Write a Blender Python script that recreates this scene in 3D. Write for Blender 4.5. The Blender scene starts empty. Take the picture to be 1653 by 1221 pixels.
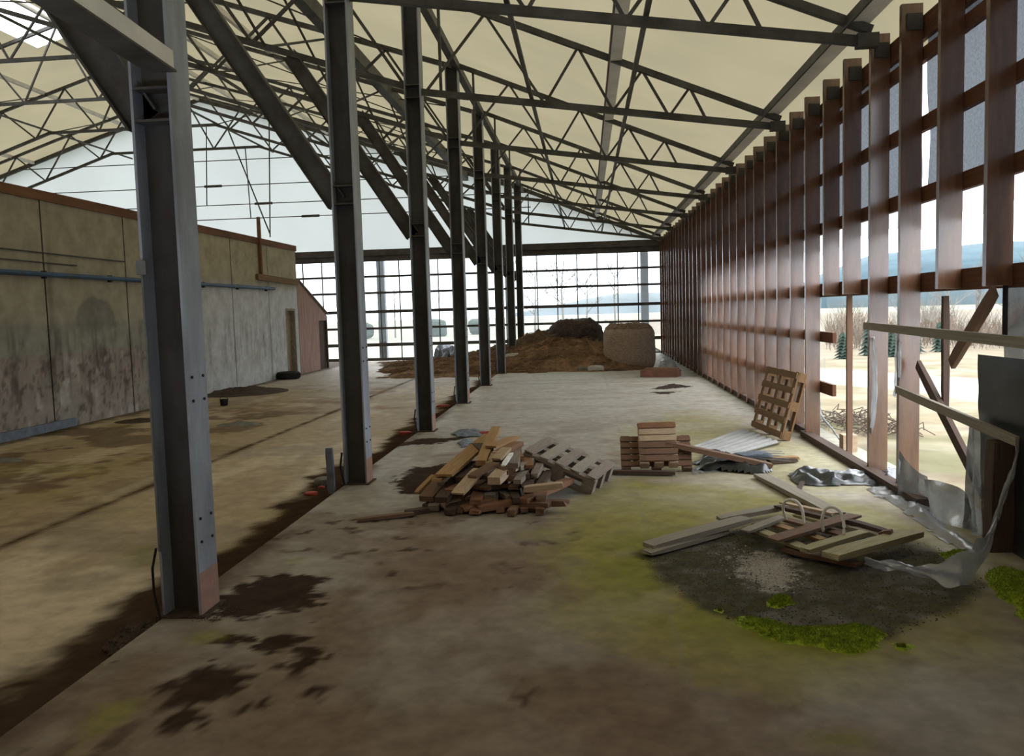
import bpy, bmesh, math, random
import numpy as np
from mathutils import Vector, Matrix
random.seed(7); rng=np.random.default_rng(7)
S=bpy.context.scene; COL=S.collection

# ---------------------------------------------------------------- camera, sky, light, exposure
H=1.75; F=1350.0; YAW,PIT,ROL=.09,.0796,-.0291
fw=Vector((-math.sin(YAW)*math.cos(PIT),math.cos(YAW)*math.cos(PIT),-math.sin(PIT)))
_r=Vector((math.cos(YAW),math.sin(YAW),0)); _u=_r.cross(fw)
R=_r*math.cos(ROL)+_u*math.sin(ROL); U=-_r*math.sin(ROL)+_u*math.cos(ROL)
cam=bpy.data.cameras.new('camera'); co=bpy.data.objects.new('camera',cam); COL.objects.link(co)
M=Matrix((R,U,-fw)).transposed().to_4x4(); M.translation=Vector((0,0,H)); co.matrix_world=M
cam.sensor_width=36; cam.lens=36*F/1653; cam.clip_start=.05; cam.clip_end=2000
S.camera=co
S.view_settings.view_transform='Standard'; S.view_settings.look='None'
S.view_settings.gamma=1; S.view_settings.use_curve_mapping=False
S.view_settings.exposure=0.15
W=bpy.data.worlds.new('sky'); S.world=W; W.use_nodes=True
nt=W.node_tree; nt.nodes.clear()
o=nt.nodes.new('ShaderNodeOutputWorld'); b=nt.nodes.new('ShaderNodeBackground')
tc=nt.nodes.new('ShaderNodeTexCoord'); sp=nt.nodes.new('ShaderNodeSeparateXYZ'); cr=nt.nodes.new('ShaderNodeValToRGB')
nt.links.new(tc.outputs['Generated'],sp.inputs[0]); nt.links.new(sp.outputs[2],cr.inputs[0])
cr.color_ramp.elements[0].position=0; cr.color_ramp.elements[0].color=(.78,.86,.95,1)
cr.color_ramp.elements[1].position=.5; cr.color_ramp.elements[1].color=(.95,.98,1,1)
nt.links.new(cr.outputs[0],b.inputs[0]); b.inputs[1].default_value=4.5
nt.links.new(b.outputs[0],o.inputs[0])
sd=bpy.data.lights.new('cloudy_sun','SUN'); sd.energy=1.6; sd.angle=math.radians(40); sd.color=(1,.98,.95)
so=bpy.data.objects.new('cloudy_sun',sd); COL.objects.link(so); so.rotation_euler=(math.radians(20),math.radians(40),0)

def at(x,y,ax,val):
    """a photo position put on the world plane ax=val"""
    d=fw+R*((x-826.5)/F)+U*((610.5-y)/F); o_=Vector((0,0,H)); i='XYZ'.index(ax)
    return o_+d*((val-o_[i])/d[i])

# ---------------------------------------------------------------- noise
_lat=rng.random((64,64))
def vnoise(x,y):
    xi=np.floor(x).astype(int); yi=np.floor(y).astype(int); fx=x-xi; fy=y-yi
    fx=fx*fx*(3-2*fx); fy=fy*fy*(3-2*fy); L=lambda a,b_:_lat[a%64,b_%64]
    return (L(xi,yi)*(1-fx)+L(xi+1,yi)*fx)*(1-fy)+(L(xi,yi+1)*(1-fx)+L(xi+1,yi+1)*fx)*fy
def fbm(x,y,o_=4):
    s=0;a=.5;t=0
    for i in range(o_): s=s+a*vnoise(x*2**i+i*7.3,y*2**i+i*3.1); t+=a; a*=.55
    return s/t
def sstep(a,b_,v): t=np.clip((v-a)/(b_-a),0,1); return t*t*(3-2*t)
def sdpoly(px,py,poly):
    """signed distance (inside negative) of grid points to a polygon"""
    d=np.full(px.shape,1e9); ins=np.zeros(px.shape,bool); n=len(poly)
    for i in range(n):
        ax,ay=poly[i]; bx,by=poly[(i+1)%n]
        ex,ey=bx-ax,by-ay; t=np.clip(((px-ax)*ex+(py-ay)*ey)/(ex*ex+ey*ey+1e-12),0,1)
        d=np.minimum(d,(px-ax-t*ex)**2+(py-ay-t*ey)**2)
        c=((ay>py)!=(by>py)); 
        with np.errstate(divide='ignore',invalid='ignore'): xx=(bx-ax)*(py-ay)/(by-ay+1e-12)+ax
        ins^=(c&(px<xx))
    d=np.sqrt(d); return np.where(ins,-d,d)

# ---------------------------------------------------------------- materials
MT={}
def mat(name,c1,c2=None,scale=4,rough=.8,metal=0,gen=False,stretch=(1,1,1),bump=.0,detail=6,c3=None,attr=False,lo=.35,hi=.65,spec=.3):
    m=bpy.data.materials.new(name); m.use_nodes=True; t=m.node_tree; n=t.nodes; bs=n['Principled BSDF']
    bs.inputs['Roughness'].default_value=rough; bs.inputs['Metallic'].default_value=metal
    bs.inputs['Specular IOR Level'].default_value=spec
    tc=n.new('ShaderNodeTexCoord'); mp=n.new('ShaderNodeMapping'); mp.inputs['Scale'].default_value=stretch
    t.links.new(tc.outputs['Generated' if gen else 'Object'],mp.inputs[0])
    oi=n.new('ShaderNodeObjectInfo'); cb=n.new('ShaderNodeCombineXYZ'); mu=n.new('ShaderNodeMath'); mu.operation='MULTIPLY'; mu.inputs[1].default_value=37
    t.links.new(oi.outputs['Random'],mu.inputs[0])
    for i in range(3): t.links.new(mu.outputs[0],cb.inputs[i])
    t.links.new(cb.outputs[0],mp.inputs[1])
    nz=n.new('ShaderNodeTexNoise'); nz.inputs['Scale'].default_value=scale; nz.inputs['Detail'].default_value=detail; nz.inputs['Roughness'].default_value=.65
    t.links.new(mp.outputs[0],nz.inputs[0])
    c2=c2 or tuple(v*.7 for v in c1)
    r=n.new('ShaderNodeValToRGB'); r.color_ramp.elements[0].position=lo; r.color_ramp.elements[0].color=(*c2,1)
    r.color_ramp.elements[1].position=hi; r.color_ramp.elements[1].color=(*c1,1)
    if c3: e=r.color_ramp.elements.new(lo-.12 if lo>.15 else .02); e.color=(*c3,1)
    t.links.new(nz.outputs[0],r.inputs[0]); out=r.outputs[0]
    if attr:
        a=n.new('ShaderNodeVertexColor'); a.layer_name='Col'; mx=n.new('ShaderNodeMix'); mx.data_type='RGBA'; mx.blend_type='MULTIPLY'; mx.inputs[0].default_value=1
        t.links.new(a.outputs[0],mx.inputs[6]); t.links.new(out,mx.inputs[7]); out=mx.outputs[2]
    if attr:
        mr=n.new('ShaderNodeMapRange'); mr.inputs['From Min'].default_value=.08; mr.inputs['From Max'].default_value=.26; mr.inputs['To Min'].default_value=1.; mr.inputs['To Max'].default_value=rough
        t.links.new(a.outputs[0],mr.inputs[0]); t.links.new(mr.outputs[0],bs.inputs['Roughness'])
        m2=n.new('ShaderNodeMapRange'); m2.inputs['From Min'].default_value=.08; m2.inputs['From Max'].default_value=.26; m2.inputs['To Min'].default_value=0.; m2.inputs['To Max'].default_value=spec
        t.links.new(a.outputs[0],m2.inputs[0]); t.links.new(m2.outputs[0],bs.inputs['Specular IOR Level'])
    t.links.new(out,bs.inputs['Base Color'])
    if bump:
        bp=n.new('ShaderNodeBump'); bp.inputs['Strength'].default_value=bump; bp.inputs['Distance'].default_value=.02
        t.links.new(nz.outputs[0],bp.inputs['Height']); t.links.new(bp.outputs[0],bs.inputs['Normal'])
    MT[name]=m; return m
def sheet(name,diff,trans,clear=0.,scale=3,amount=.12,fac=.5,rough=None):
    """cloth, film or membrane that lets light through: diffuse + translucent (+ clear)"""
    m=bpy.data.materials.new(name); m.use_nodes=True; t=m.node_tree; n=t.nodes; n.clear()
    o_=n.new('ShaderNodeOutputMaterial'); d=n.new('ShaderNodeBsdfDiffuse'); tr=n.new('ShaderNodeBsdfTranslucent'); mx=n.new('ShaderNodeMixShader'); mx.inputs[0].default_value=fac
    tc=n.new('ShaderNodeTexCoord'); nz=n.new('ShaderNodeTexNoise'); nz.inputs['Scale'].default_value=scale; nz.inputs['Detail'].default_value=4
    t.links.new(tc.outputs['Object'],nz.inputs[0])
    for sh,c in ((d,diff),(tr,trans)):
        r=n.new('ShaderNodeValToRGB'); r.color_ramp.elements[0].position=.3; r.color_ramp.elements[1].position=.7
        r.color_ramp.elements[0].color=(*[v*(1-amount) for v in c],1); r.color_ramp.elements[1].color=(*c,1)
        t.links.new(nz.outputs[0],r.inputs[0]); t.links.new(r.outputs[0],sh.inputs[0])
    t.links.new(d.outputs[0],mx.inputs[1]); t.links.new(tr.outputs[0],mx.inputs[2]); out=mx.outputs[0]
    if rough is not None:
        g=n.new('ShaderNodeBsdfGlossy'); g.inputs['Roughness'].default_value=rough; m3=n.new('ShaderNodeMixShader'); m3.inputs[0].default_value=.18
        t.links.new(out,m3.inputs[1]); t.links.new(g.outputs[0],m3.inputs[2]); out=m3.outputs[0]
    if clear:
        c=n.new('ShaderNodeBsdfTransparent'); m2=n.new('ShaderNodeMixShader'); m2.inputs[0].default_value=clear
        t.links.new(out,m2.inputs[1]); t.links.new(c.outputs[0],m2.inputs[2]); out=m2.outputs[0]
    t.links.new(out,o_.inputs[0]); MT[name]=m; return m

mat('steel',(.075,.074,.07),(.035,.031,.026),2.5,.6,.15,stretch=(1,1,.4),bump=.05)
mat('steel_light',(.36,.40,.46),(.19,.205,.235),3,.5,.3,stretch=(1,1,.3))
mat('steel_truss',(.10,.10,.095),(.05,.045,.04),3,.6,.2)
mat('galv',(.80,.79,.75),(.64,.63,.60),2,.55,.1)
mat('dark_beam',(.11,.10,.10),(.06,.055,.055),2,.7)
mat('primer',(.42,.22,.15),(.25,.17,.14),6,.8)
mat('stud',(.165,.078,.040),(.085,.038,.019),2.2,.24,0,stretch=(4,4,.7),bump=.05,spec=1.)
mat('stud_lit',(.30,.23,.19),(.16,.11,.085),2.2,.6,0,stretch=(4,4,.7),bump=.1,spec=.4)  # unused paler copy of the stud wood, side light put into its colour
mat('railwood',(.15,.058,.027),(.08,.032,.015),2,.7,0,gen=True,stretch=(1,6,6))
mat('wood_gold',(.42,.26,.12),(.25,.14,.06),3,.8,0,gen=True,stretch=(1,8,5),bump=.1)
mat('wood_lath',(.24,.14,.065),(.13,.075,.035),3,.8,0,gen=True,stretch=(1,8,5))
mat('wood_pale',(.52,.40,.29),(.34,.24,.16),3,.8,0,gen=True,stretch=(1,8,5),bump=.1)
mat('wood_brown',(.22,.13,.085),(.11,.065,.045),3,.85,0,gen=True,stretch=(1,8,5),bump=.1)
mat('wood_dark',(.10,.065,.05),(.05,.032,.026),3,.85,0,gen=True,stretch=(1,8,5),bump=.1)
mat('wood_grey',(.33,.30,.25),(.19,.165,.135),3,.9,0,gen=True,stretch=(1,8,5),bump=.15)
mat('wood_moss',(.42,.38,.24),(.24,.21,.11),3,.9,0,gen=True,stretch=(1,5,4),bump=.15)
mat('wood_orange',(.29,.15,.085),(.17,.085,.05),3,.8,0,gen=True,stretch=(1,8,5))
mat('pallet_old',(.30,.25,.22),(.15,.12,.10),3,.9,0,gen=True,stretch=(1,8,5),bump=.15)
mat('capwood',(.20,.095,.05),(.12,.058,.032),1.5,.8,0,stretch=(4,.5,4))
mat('shedwood',(.44,.29,.25),(.27,.16,.135),2,.85,0,stretch=(1,7,.5))
mat('black',(.012,.012,.014),(.006,.006,.006),5,.6)
mat('rubber',(.02,.02,.022),(.01,.01,.01),5,.8)
mat('bluepipe',(.045,.10,.20),(.03,.06,.12),4,.5)
mat('greybox',(.15,.165,.16),None,5,.6)
mat('concrete',(1.0,.965,.92),(.68,.64,.60),6,.62,0,bump=.12,attr=True,detail=8,spec=.35)
mat('concrete_wall',(.88,.87,.86),(.64,.62,.60),2.5,.85,0,bump=.08,attr=True,detail=8)
mat('hay',(1.3,1.2,1.1),(.55,.5,.45),9,.95,0,bump=.9,attr=True,detail=8)
mat('bale',(.44,.33,.25),(.24,.17,.13),14,.95,0,stretch=(1,1,3),bump=.7)
mat('bale_dark',(.09,.06,.05),(.035,.025,.025),12,.95,0,bump=.8)
mat('brick',(.22,.10,.07),(.13,.065,.045),5,.9,0)
mat('stone',(.20,.19,.17),(.10,.095,.08),8,.9,0,bump=.5)
mat('red',(.45,.06,.05),(.2,.04,.03),5,.6)
mat('moss',(.34,.42,.03),(.12,.18,.01),30,.95,0,bump=.8)
mat('gravel_dark',(.11,.085,.08),(.04,.04,.038),20,.9)
mat('gravel_pale',(.52,.49,.44),(.36,.33,.29),20,.9)
mat('blackfilm',(.03,.035,.04),(.012,.015,.018),4,.28,0,spec=.6)
mat('bluegrey',(.16,.19,.24),(.09,.10,.13),6,.5)
mat('whitetube',(.92,.92,.90),(.7,.7,.68),6,.4,0,spec=.5)
mat('grass',(.50,.44,.28),(.36,.30,.18),1.2,.95,0,bump=.3,detail=10,c3=(.24,.24,.10))
mat('ground',(.56,.55,.55),(.40,.39,.38),1.4,.95,0,bump=.3,detail=10,attr=True)
mat('field',(.25,.26,.20),(.20,.21,.16),.25,.95,0)
mat('road',(.62,.60,.58),(.5,.48,.46),1,.9)
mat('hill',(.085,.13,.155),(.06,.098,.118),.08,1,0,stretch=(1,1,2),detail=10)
mat('hill_far',(.17,.205,.22),(.14,.17,.185),.08,1,0)  # paler copy of the hill colour, distance haze put in
mat('scrub',(.20,.165,.13),(.13,.105,.085),5,.9)
mat('galv_dull',(.30,.30,.295),(.22,.22,.215),2,.7)
mat('conifer',(.04,.065,.05),(.022,.038,.03),3,.95)
mat('twig',(.16,.12,.095),(.09,.07,.055),5,.9)
mat('tree_pale',(.20,.19,.16),(.12,.11,.10),5,.9)
mat('dirt',(.075,.05,.036),(.035,.024,.018),12,.95,0,bump=.6)
mat('door_brown',(.30,.21,.13),(.17,.12,.08),3,.7)
sheet('membrane',(.42,.37,.24),(.152,.134,.086),0,.6,.15,.62)
sheet('gable_membrane',(.45,.46,.45),(.355,.372,.368),0,.3,.10,.72)
sheet('net_grey',(.10,.12,.14),(.090,.105,.128),.03,45,.5,.55)
sheet('net_clear',(.4,.45,.48),(.30,.33,.345),.62,30,.2,.7)
sheet('film',(.62,.65,.68),(.36,.39,.42),.22,4,.3,.6,.25)
sheet('film_grey',(.13,.135,.135),(.09,.098,.10),.06,6,.6,.4,.16)
sheet('film_thin',(.5,.52,.52),(.4,.43,.44),.75,5,.3,.6,.25)

# ---------------------------------------------------------------- object helpers
def tag(o,label=None,cat=None,group=None,kind=None):
    if label: o['label']=label
    if cat: o['category']=cat
    if group: o['group']=group
    if kind: o['kind']=kind
    return o
def empty(name,label,cat,loc=(0,0,0),group=None):
    e=bpy.data.objects.new(name,None); COL.objects.link(e); e.location=loc; e.empty_display_size=.1
    return tag(e,label,cat,group)
def link(name,me,m,parent=None):
    o=bpy.data.objects.new(name,me); COL.objects.link(o)
    if m: me.materials.append(MT[m] if isinstance(m,str) else m)
    if parent:
        o.parent=parent; o.matrix_parent_inverse=Matrix.Translation(parent.location).inverted() if parent.parent is None and parent.type=='EMPTY' and not parent.rotation_euler.x and not parent.rotation_euler.z and not parent.rotation_euler.y else parent.matrix_world.inverted()
    return o
def mesh(name,V,Fc,m,parent=None,smooth=False):
    me=bpy.data.meshes.new(name); me.from_pydata([tuple(v) for v in V],[],Fc); me.validate(); me.update()
    if smooth: me.polygons.foreach_set('use_smooth',[True]*len(me.polygons))
    return link(name,me,m,parent)
BX=[(0,3,2,1),(4,5,6,7),(0,1,5,4),(1,2,6,5),(2,3,7,6),(3,0,4,7)]
class MB:
    def __init__(s): s.V=[];s.F=[]
    def add(s,V,Fc): n=len(s.V); s.V+= [tuple(v) for v in V]; s.F+=[tuple(i+n for i in f) for f in Fc]; return s
    def box(s,x0,x1,y0,y1,z0,z1):
        return s.add([(x0,y0,z0),(x1,y0,z0),(x1,y1,z0),(x0,y1,z0),(x0,y0,z1),(x1,y0,z1),(x1,y1,z1),(x0,y1,z1)],BX)
    def beam(s,p,q,w,h,up=(0,0,1)):
        p=Vector(p);q=Vector(q);d=(q-p).normalized();u=Vector(up)
        if abs(d.dot(u))>.98: u=Vector((0,1,0))
        a=d.cross(u).normalized()*w/2; c=a.cross(d).normalized()*h/2
        V=[p-a-c,p+a-c,p+a+c,p-a+c,q-a-c,q+a-c,q+a+c,q-a+c]
        return s.add(V,[(0,1,2,3),(7,6,5,4),(1,0,4,5),(2,1,5,6),(3,2,6,7),(0,3,7,4)])
    def tube(s,pts,r,n=8,caps=True):
        pts=[Vector(p) for p in pts]; rings=[]; up=Vector((.123,.2,1)).normalized()
        for i,p in enumerate(pts):
            d=(pts[min(i+1,len(pts)-1)]-pts[max(i-1,0)]).normalized()
            a=d.cross(up); a=a.normalized() if a.length>.05 else Vector((1,0,0)); c=d.cross(a)
            rr=r[i] if isinstance(r,(list,tuple)) else r
            rings.append([p+a*math.cos(t*2*math.pi/n)*rr+c*math.sin(t*2*math.pi/n)*rr for t in range(n)])
        V=[v for g in rings for v in g]; Fc=[]
        for i in range(len(pts)-1):
            for t in range(n): Fc.append((i*n+t,i*n+(t+1)%n,(i+1)*n+(t+1)%n,(i+1)*n+t))
        if caps: Fc.append(tuple(range(n))[::-1]); Fc.append(tuple((len(pts)-1)*n+t for t in range(n)))
        return s.add(V,Fc)
    def build(s,name,m,parent=None,smooth=False): return mesh(name,s.V,s.F,m,parent,smooth)
def board(name,p,q,w,h,m,parent=None,up=(0,0,1),chip=0,bev=.004):
    """a sawn board between two points, its long side along local X (grain follows it)"""
    p=Vector(p);q=Vector(q);d=(q-p);L=d.length;d.normalize();u=Vector(up)
    if abs(d.dot(u))>.98: u=Vector((0,1,0))
    y=u.cross(d).normalized(); z=d.cross(y)
    n=6; V=[];Fc=[]
    for i in range(n+1):
        x=L*i/n; j=lambda s:random.uniform(-s,s)
        bw=0 if 0<i<n else bev
        e=[j(chip) if i in(0,n) else 0 for _ in range(4)]
        for k,(a,c) in enumerate(((-1,-1),(1,-1),(1,1),(-1,1))): V.append((x+e[k],a*(w/2-bw)+j(.0015),c*(h/2-bw)+j(.001)))
    for i in range(n):
        for k in range(4): Fc.append((i*4+k,i*4+(k+1)%4,i*4+4+(k+1)%4,i*4+4+k)[::-1])
    Fc.append((0,1,2,3)); Fc.append((n*4+3,n*4+2,n*4+1,n*4))
    me=bpy.data.meshes.new(name); me.from_pydata(V,[],Fc); me.update()
    o=bpy.data.objects.new(name,me); COL.objects.link(o); me.materials.append(MT[m])
    mw=Matrix((d,y,z)).transposed().to_4x4(); mw.translation=p
    if parent: o.parent=parent; o.matrix_local=parent_world(parent).inverted()@mw
    else: o.matrix_world=mw
    return o
def parent_world(p):
    m=p.matrix_basis.copy()
    return parent_world(p.parent)@p.matrix_parent_inverse@m if p.parent else m
def link2(o,parent,mw):
    o.parent=parent; o.matrix_local=parent_world(parent).inverted()@mw
def copy_tree(o,parent=None):
    c=o.copy(); COL.objects.link(c)
    if parent: c.parent=parent
    for ch in list(o.children): copy_tree(ch,c)
    return c
def colgrid(name,xs,ys,zf,colf,m,parent=None,smooth=True,swap=None):
    X,Y=np.meshgrid(xs,ys); Z=zf(X,Y) if callable(zf) else np.full(X.shape,float(zf)); C=colf(X,Y)
    nx,ny=len(xs),len(ys); V=np.stack([X,Y,Z],-1).reshape(-1,3)
    if swap: V=swap(V)
    i=np.arange(nx*ny).reshape(ny,nx); Fc=np.stack([i[:-1,:-1],i[:-1,1:],i[1:,1:],i[1:,:-1]],-1).reshape(-1,4)
    me=bpy.data.meshes.new(name); me.from_pydata(V.tolist(),[],Fc.tolist())
    a=me.color_attributes.new('Col','FLOAT_COLOR','POINT')
    cc=np.concatenate([C.reshape(-1,3),np.ones((nx*ny,1))],1).astype(np.float32); a.data.foreach_set('color',cc.ravel())
    if smooth: me.polygons.foreach_set('use_smooth',[True]*len(me.polygons))
    me.update(); return link(name,me,m,parent)
def lerp(C,c,k): return C*(1-k[...,None])+np.array(c)*k[...,None]
def wpoly(pts,z): return [tuple(at(x,y,'Z',z)[:2]) for x,y in pts]
ORD=['first','second','third','fourth','fifth','sixth','seventh','eighth','ninth','tenth','eleventh','twelfth','thirteenth','fourteenth','fifteenth','sixteenth','seventeenth','eighteenth','nineteenth','twentieth']
ORD+=['twenty-'+w for w in ORD[:9]]+['thirtieth']+['thirty-'+w for w in ORD[:9]]

# ---------------------------------------------------------------- key dimensions
Y1,SP=4.634,3.7665; XC=-2.30; CW=.24; XR=2.81; PP,YP=.8071,6.238; YE=32.54; XE=-2.53; ZL=-.08; XL=-9.24
CY=[Y1+k*SP for k in range(8)]
PROF=[(3.35,4.165),(2.9,4.35),(-2.3,6.5),(-9.85,8.95),(-15,10.5),(-20.15,8.95),(-27.7,6.5),(-33.35,4.165)]
def roofz(x):
    for (a,za),(b_,zb) in zip(PROF,PROF[1:]):
        if b_<=x<=a: return za+(zb-za)*(a-x)/(a-b_)
    return 4.2

# ---------------------------------------------------------------- floor
D1=[(345,975),(400,945),(420,932),(480,925),(515,935),(522,965),(490,982),(440,990),(375,1003),(340,1003)]
D2=[(262,1105),(310,1080),(345,1070),(400,1078),(408,1098),(370,1118),(325,1138),(310,1180),(265,1182),(270,1150)]
D3=[(460,1075),(490,1048),(528,1058),(500,1083),(465,1100)]
D4=[(350,1037),(375,1029),(400,1033),(370,1043)]; D5=[(415,1045),(455,1026),(490,1030),(440,1052)]; D6=[(505,1112),(535,1110),(530,1122),(508,1122)]
D7=[(630,780),(665,755),(720,750),(735,775),(700,800),(650,800)]; D8=[(1050,628),(1085,620),(1125,624),(1070,629)]; D9=[(1045,634),(1100,632),(1080,637)]
DA=[(395,1130),(430,1128),(425,1140),(398,1142)]; DB=[(620,720),(690,708),(760,706),(700,718)]; DC=[(570,840),(670,828),(660,835),(590,845)]
GR=[(1028,892),(1060,938),(1130,985),(1210,1012),(1330,1038),(1450,1030),(1560,985),(1596,950),(1570,905),(1480,872),(1350,845),(1200,848),(1100,868)]
PALE=[(1195,903),(1240,890),(1280,905),(1292,940),(1240,952),(1200,932)]
AL=[(850,905),(870,855),(950,790),(1010,770),(1130,780),(1300,800),(1420,810),(1560,860),(1653,960),(1653,1060),(1480,1075),(1250,1120),(1130,1115),(1060,1085),(980,1030),(900,965)]
AL2=[(985,700),(1020,680),(1120,660),(1230,690),(1360,740),(1440,800),(1300,800),(1180,760),(1010,790)]
GS=[[(128,1182),(175,1140),(232,1125),(215,1155),(150,1195)],[(310,1030),(345,1018),(350,1028),(322,1040)],[(80,1221),(130,1205),(120,1235)],[(1320,1192),(1380,1185),(1390,1205),(1340,1205)],[(455,905),(490,900),(485,912)]]
def slabcol(X,Y):
    n1=fbm(X*1.3,Y*1.3); n2=fbm(X*6,Y*6,5); n3=fbm(X*.9+9,Y*.25+4,4); n4=fbm(X*22,Y*22,3)
    C=np.ones(X.shape+(3,))*np.array([.335,.315,.285])
    C=lerp(C,(.42,.41,.375),sstep(.45,.65,n3)*.8); C=lerp(C,(.20,.155,.12),sstep(.48,.66,n1)*.7)
    C=lerp(C,(.24,.15,.105),sstep(.42,.66,fbm(X*.7+3,Y*.5+8))*.65*sstep(9,5,Y)*sstep(-2.2,-1.2,X)*sstep(1.2,.2,X))
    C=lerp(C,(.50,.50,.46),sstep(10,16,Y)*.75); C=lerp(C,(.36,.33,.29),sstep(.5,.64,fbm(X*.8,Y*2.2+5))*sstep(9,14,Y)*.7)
    C=lerp(C,(.54,.52,.40),sstep(.2,1.6,X)*sstep(7,8.5,Y)*sstep(13,9,Y)*.7)
    fr=sstep(8.5,4.2,Y)*sstep(2.4,1.2,X); C=lerp(C,(.205,.165,.128),fr*(.45+.4*n1)); C=lerp(C,(.17,.115,.08),fr*sstep(.5,.62,fbm(X*1.6+20,Y*.9+2,5))*.5)  # dirt wash deepened towards the camera to imitate light falling off
    # algae
    for P,k in ((AL,1.),(AL2,.55)):
        d=sdpoly(X,Y,wpoly(P,0)); a=sstep(.22,-.35,d+(n1-.5)*.9+(n2-.5)*.25)
        C=lerp(C,(.27,.25,.035),np.clip(a*.85*k*(.35+1.0*n1),0,.95)); 
    g=wpoly(GR,0); d=sdpoly(X,Y,g)
    ring=np.exp(-(np.maximum(d,0)/.32)**2)*sstep(.35,.6,fbm(X*2.2+5,Y*2.2)+.12)*sstep(1.6,.6,X+ (Y-5)*.3)
    C=lerp(C,(.20,.205,.018),np.clip(ring*1.1,0,.9))
    C=lerp(C,(.062,.060,.055),sstep(.06,-.10,d+(n2-.5)*.28)*.93*(.8+.3*n4))
    C=lerp(C,(.15,.145,.135),sstep(.05,-.15,d)*(.55*sstep(.48,.7,n2)+.35*sstep(.5,.7,n4)))
    d=sdpoly(X,Y,wpoly(PALE,0)); C=lerp(C,(.40,.38,.34),sstep(.05,-.08,d+(n2-.5)*.3+(n4-.5)*.3)*.8)
    for P in (D1,D2,D3,D4,D5,D6,D7,D8,D9,DA,DB,DC):
        d=sdpoly(X,Y,wpoly(P,0)); a=sstep(.03,-.03,d+(n2-.5)*.22+(n4-.5)*.16+(fbm(X*11-Y*5,Y*11+X*5,3)-.5)*.14); C=lerp(C,(.04,.026,.02),a*.94)
    for P in GS:
        d=sdpoly(X,Y,wpoly(P,0)); a=sstep(.08,-.08,d+(n2-.5)*.2); C=lerp(C,(.22,.22,.03),a*.65)
    sp_=sstep(.66,.72,n2)*sstep(.45,.7,n1)*sstep(12,6,Y)*sstep(.5,-.5,X); C=lerp(C,(.07,.05,.04),sp_*.8)
    e=sstep(XE+.22,XE+.02,X+(n2-.5)*.12)*sstep(.42,.6,fbm(X*2,Y*.8)); C=lerp(C,(.09,.065,.05),e*.7)
    e=sstep(XR-.35,XR,X+(n2-.5)*.3)*sstep(9,12,Y); C=lerp(C,(.09,.10,.05),e*.6)
    sc=np.exp(-((X-.45)/.012)**2)*sstep(.4,.5,n3); C=lerp(C,(.22,.2,.17),sc*.5)
    return C*(.93+.14*n4)[...,None]
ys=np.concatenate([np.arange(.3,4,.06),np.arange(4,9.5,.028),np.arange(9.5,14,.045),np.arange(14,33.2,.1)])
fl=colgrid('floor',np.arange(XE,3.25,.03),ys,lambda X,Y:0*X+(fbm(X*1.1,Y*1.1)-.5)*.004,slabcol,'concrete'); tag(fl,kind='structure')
MB().box(XE,3.22,.3,33.1,-.35,-.012).build('trim_1','stone')['kind']='structure'
def leftcol(X,Y):
    n1=fbm(X*1.0,Y*.9+3); n2=fbm(X*5,Y*5,5); n3=fbm(X*1.6+2,Y*.45,4); n4=fbm(X*18,Y*18,3)
    C=np.ones(X.shape+(3,))*np.array([.36,.28,.165])
    C=lerp(C,(.50,.42,.29),sstep(.45,.6,n3)*.85); C=lerp(C,(.15,.095,.06),sstep(.46,.58,n1+(n2-.5)*.4)*.85*sstep(-4.6,-6.0,X)*sstep(19,15,Y))
    C=lerp(C,(.19,.15,.095),sstep(.52,.68,n1)*.5)
    C=lerp(C,(.30,.26,.06),sstep(.58,.72,fbm(X*.8+11,Y*.7))*.35)
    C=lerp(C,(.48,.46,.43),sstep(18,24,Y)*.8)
    j=np.exp(-((X+4.88+(n2-.5)*.06)/.065)**2)*(.55+.4*sstep(.35,.6,n2)); C=lerp(C,(.055,.035,.025),j)
    d=(XE-X)+(fbm(X*.5,Y*1.1,4)-.5)*.9+sstep(9,18,Y)*.15; C=lerp(C,(.04,.024,.017),sstep(.62,.36,d+(n2-.5)*.4)*.97)
    C=lerp(C,(.07,.05,.035),sstep(XL+.5,XL+.12,X+(n2-.5)*.5)*.8)
    a=sstep(14,17,Y)*sstep(-8.6,-6.5,X)*sstep(-2.6,-3.2,X)*sstep(.48,.6,fbm(X,Y*1.3)); C=lerp(C,(.22,.13,.07),a*.7*sstep(24,21,Y))
    d=sdpoly(X,Y,wpoly([(190,905),(225,885),(252,880),(255,915),(215,915)],ZL)); C=lerp(C,(.13,.13,.03),sstep(.15,-.15,d+(n2-.5)*.2)*.7)
    d=sdpoly(X,Y,wpoly([(585,600),(600,592),(650,594),(700,603),(690,609),(600,609)],ZL)); C=lerp(C,(.85,.86,.9),sstep(.3,-.3,d+(n2-.5)*.6)*.9)
    return C*(.92+.16*n4)[...,None]*1.08
lx=np.concatenate([[-33.2,-20,-12],np.arange(XL-.4,XE+.001,.05)]); lx[-1]=XE
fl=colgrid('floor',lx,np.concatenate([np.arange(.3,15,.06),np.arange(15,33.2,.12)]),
    lambda X,Y:ZL+.035*sstep(.4,.05,(XE-X)+(fbm(X*.5,Y*1.1)-.55)*.9)*fbm(X*5,Y*5)+(fbm(X,Y)-.5)*.01,leftcol,'concrete'); tag(fl,kind='structure')

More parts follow.
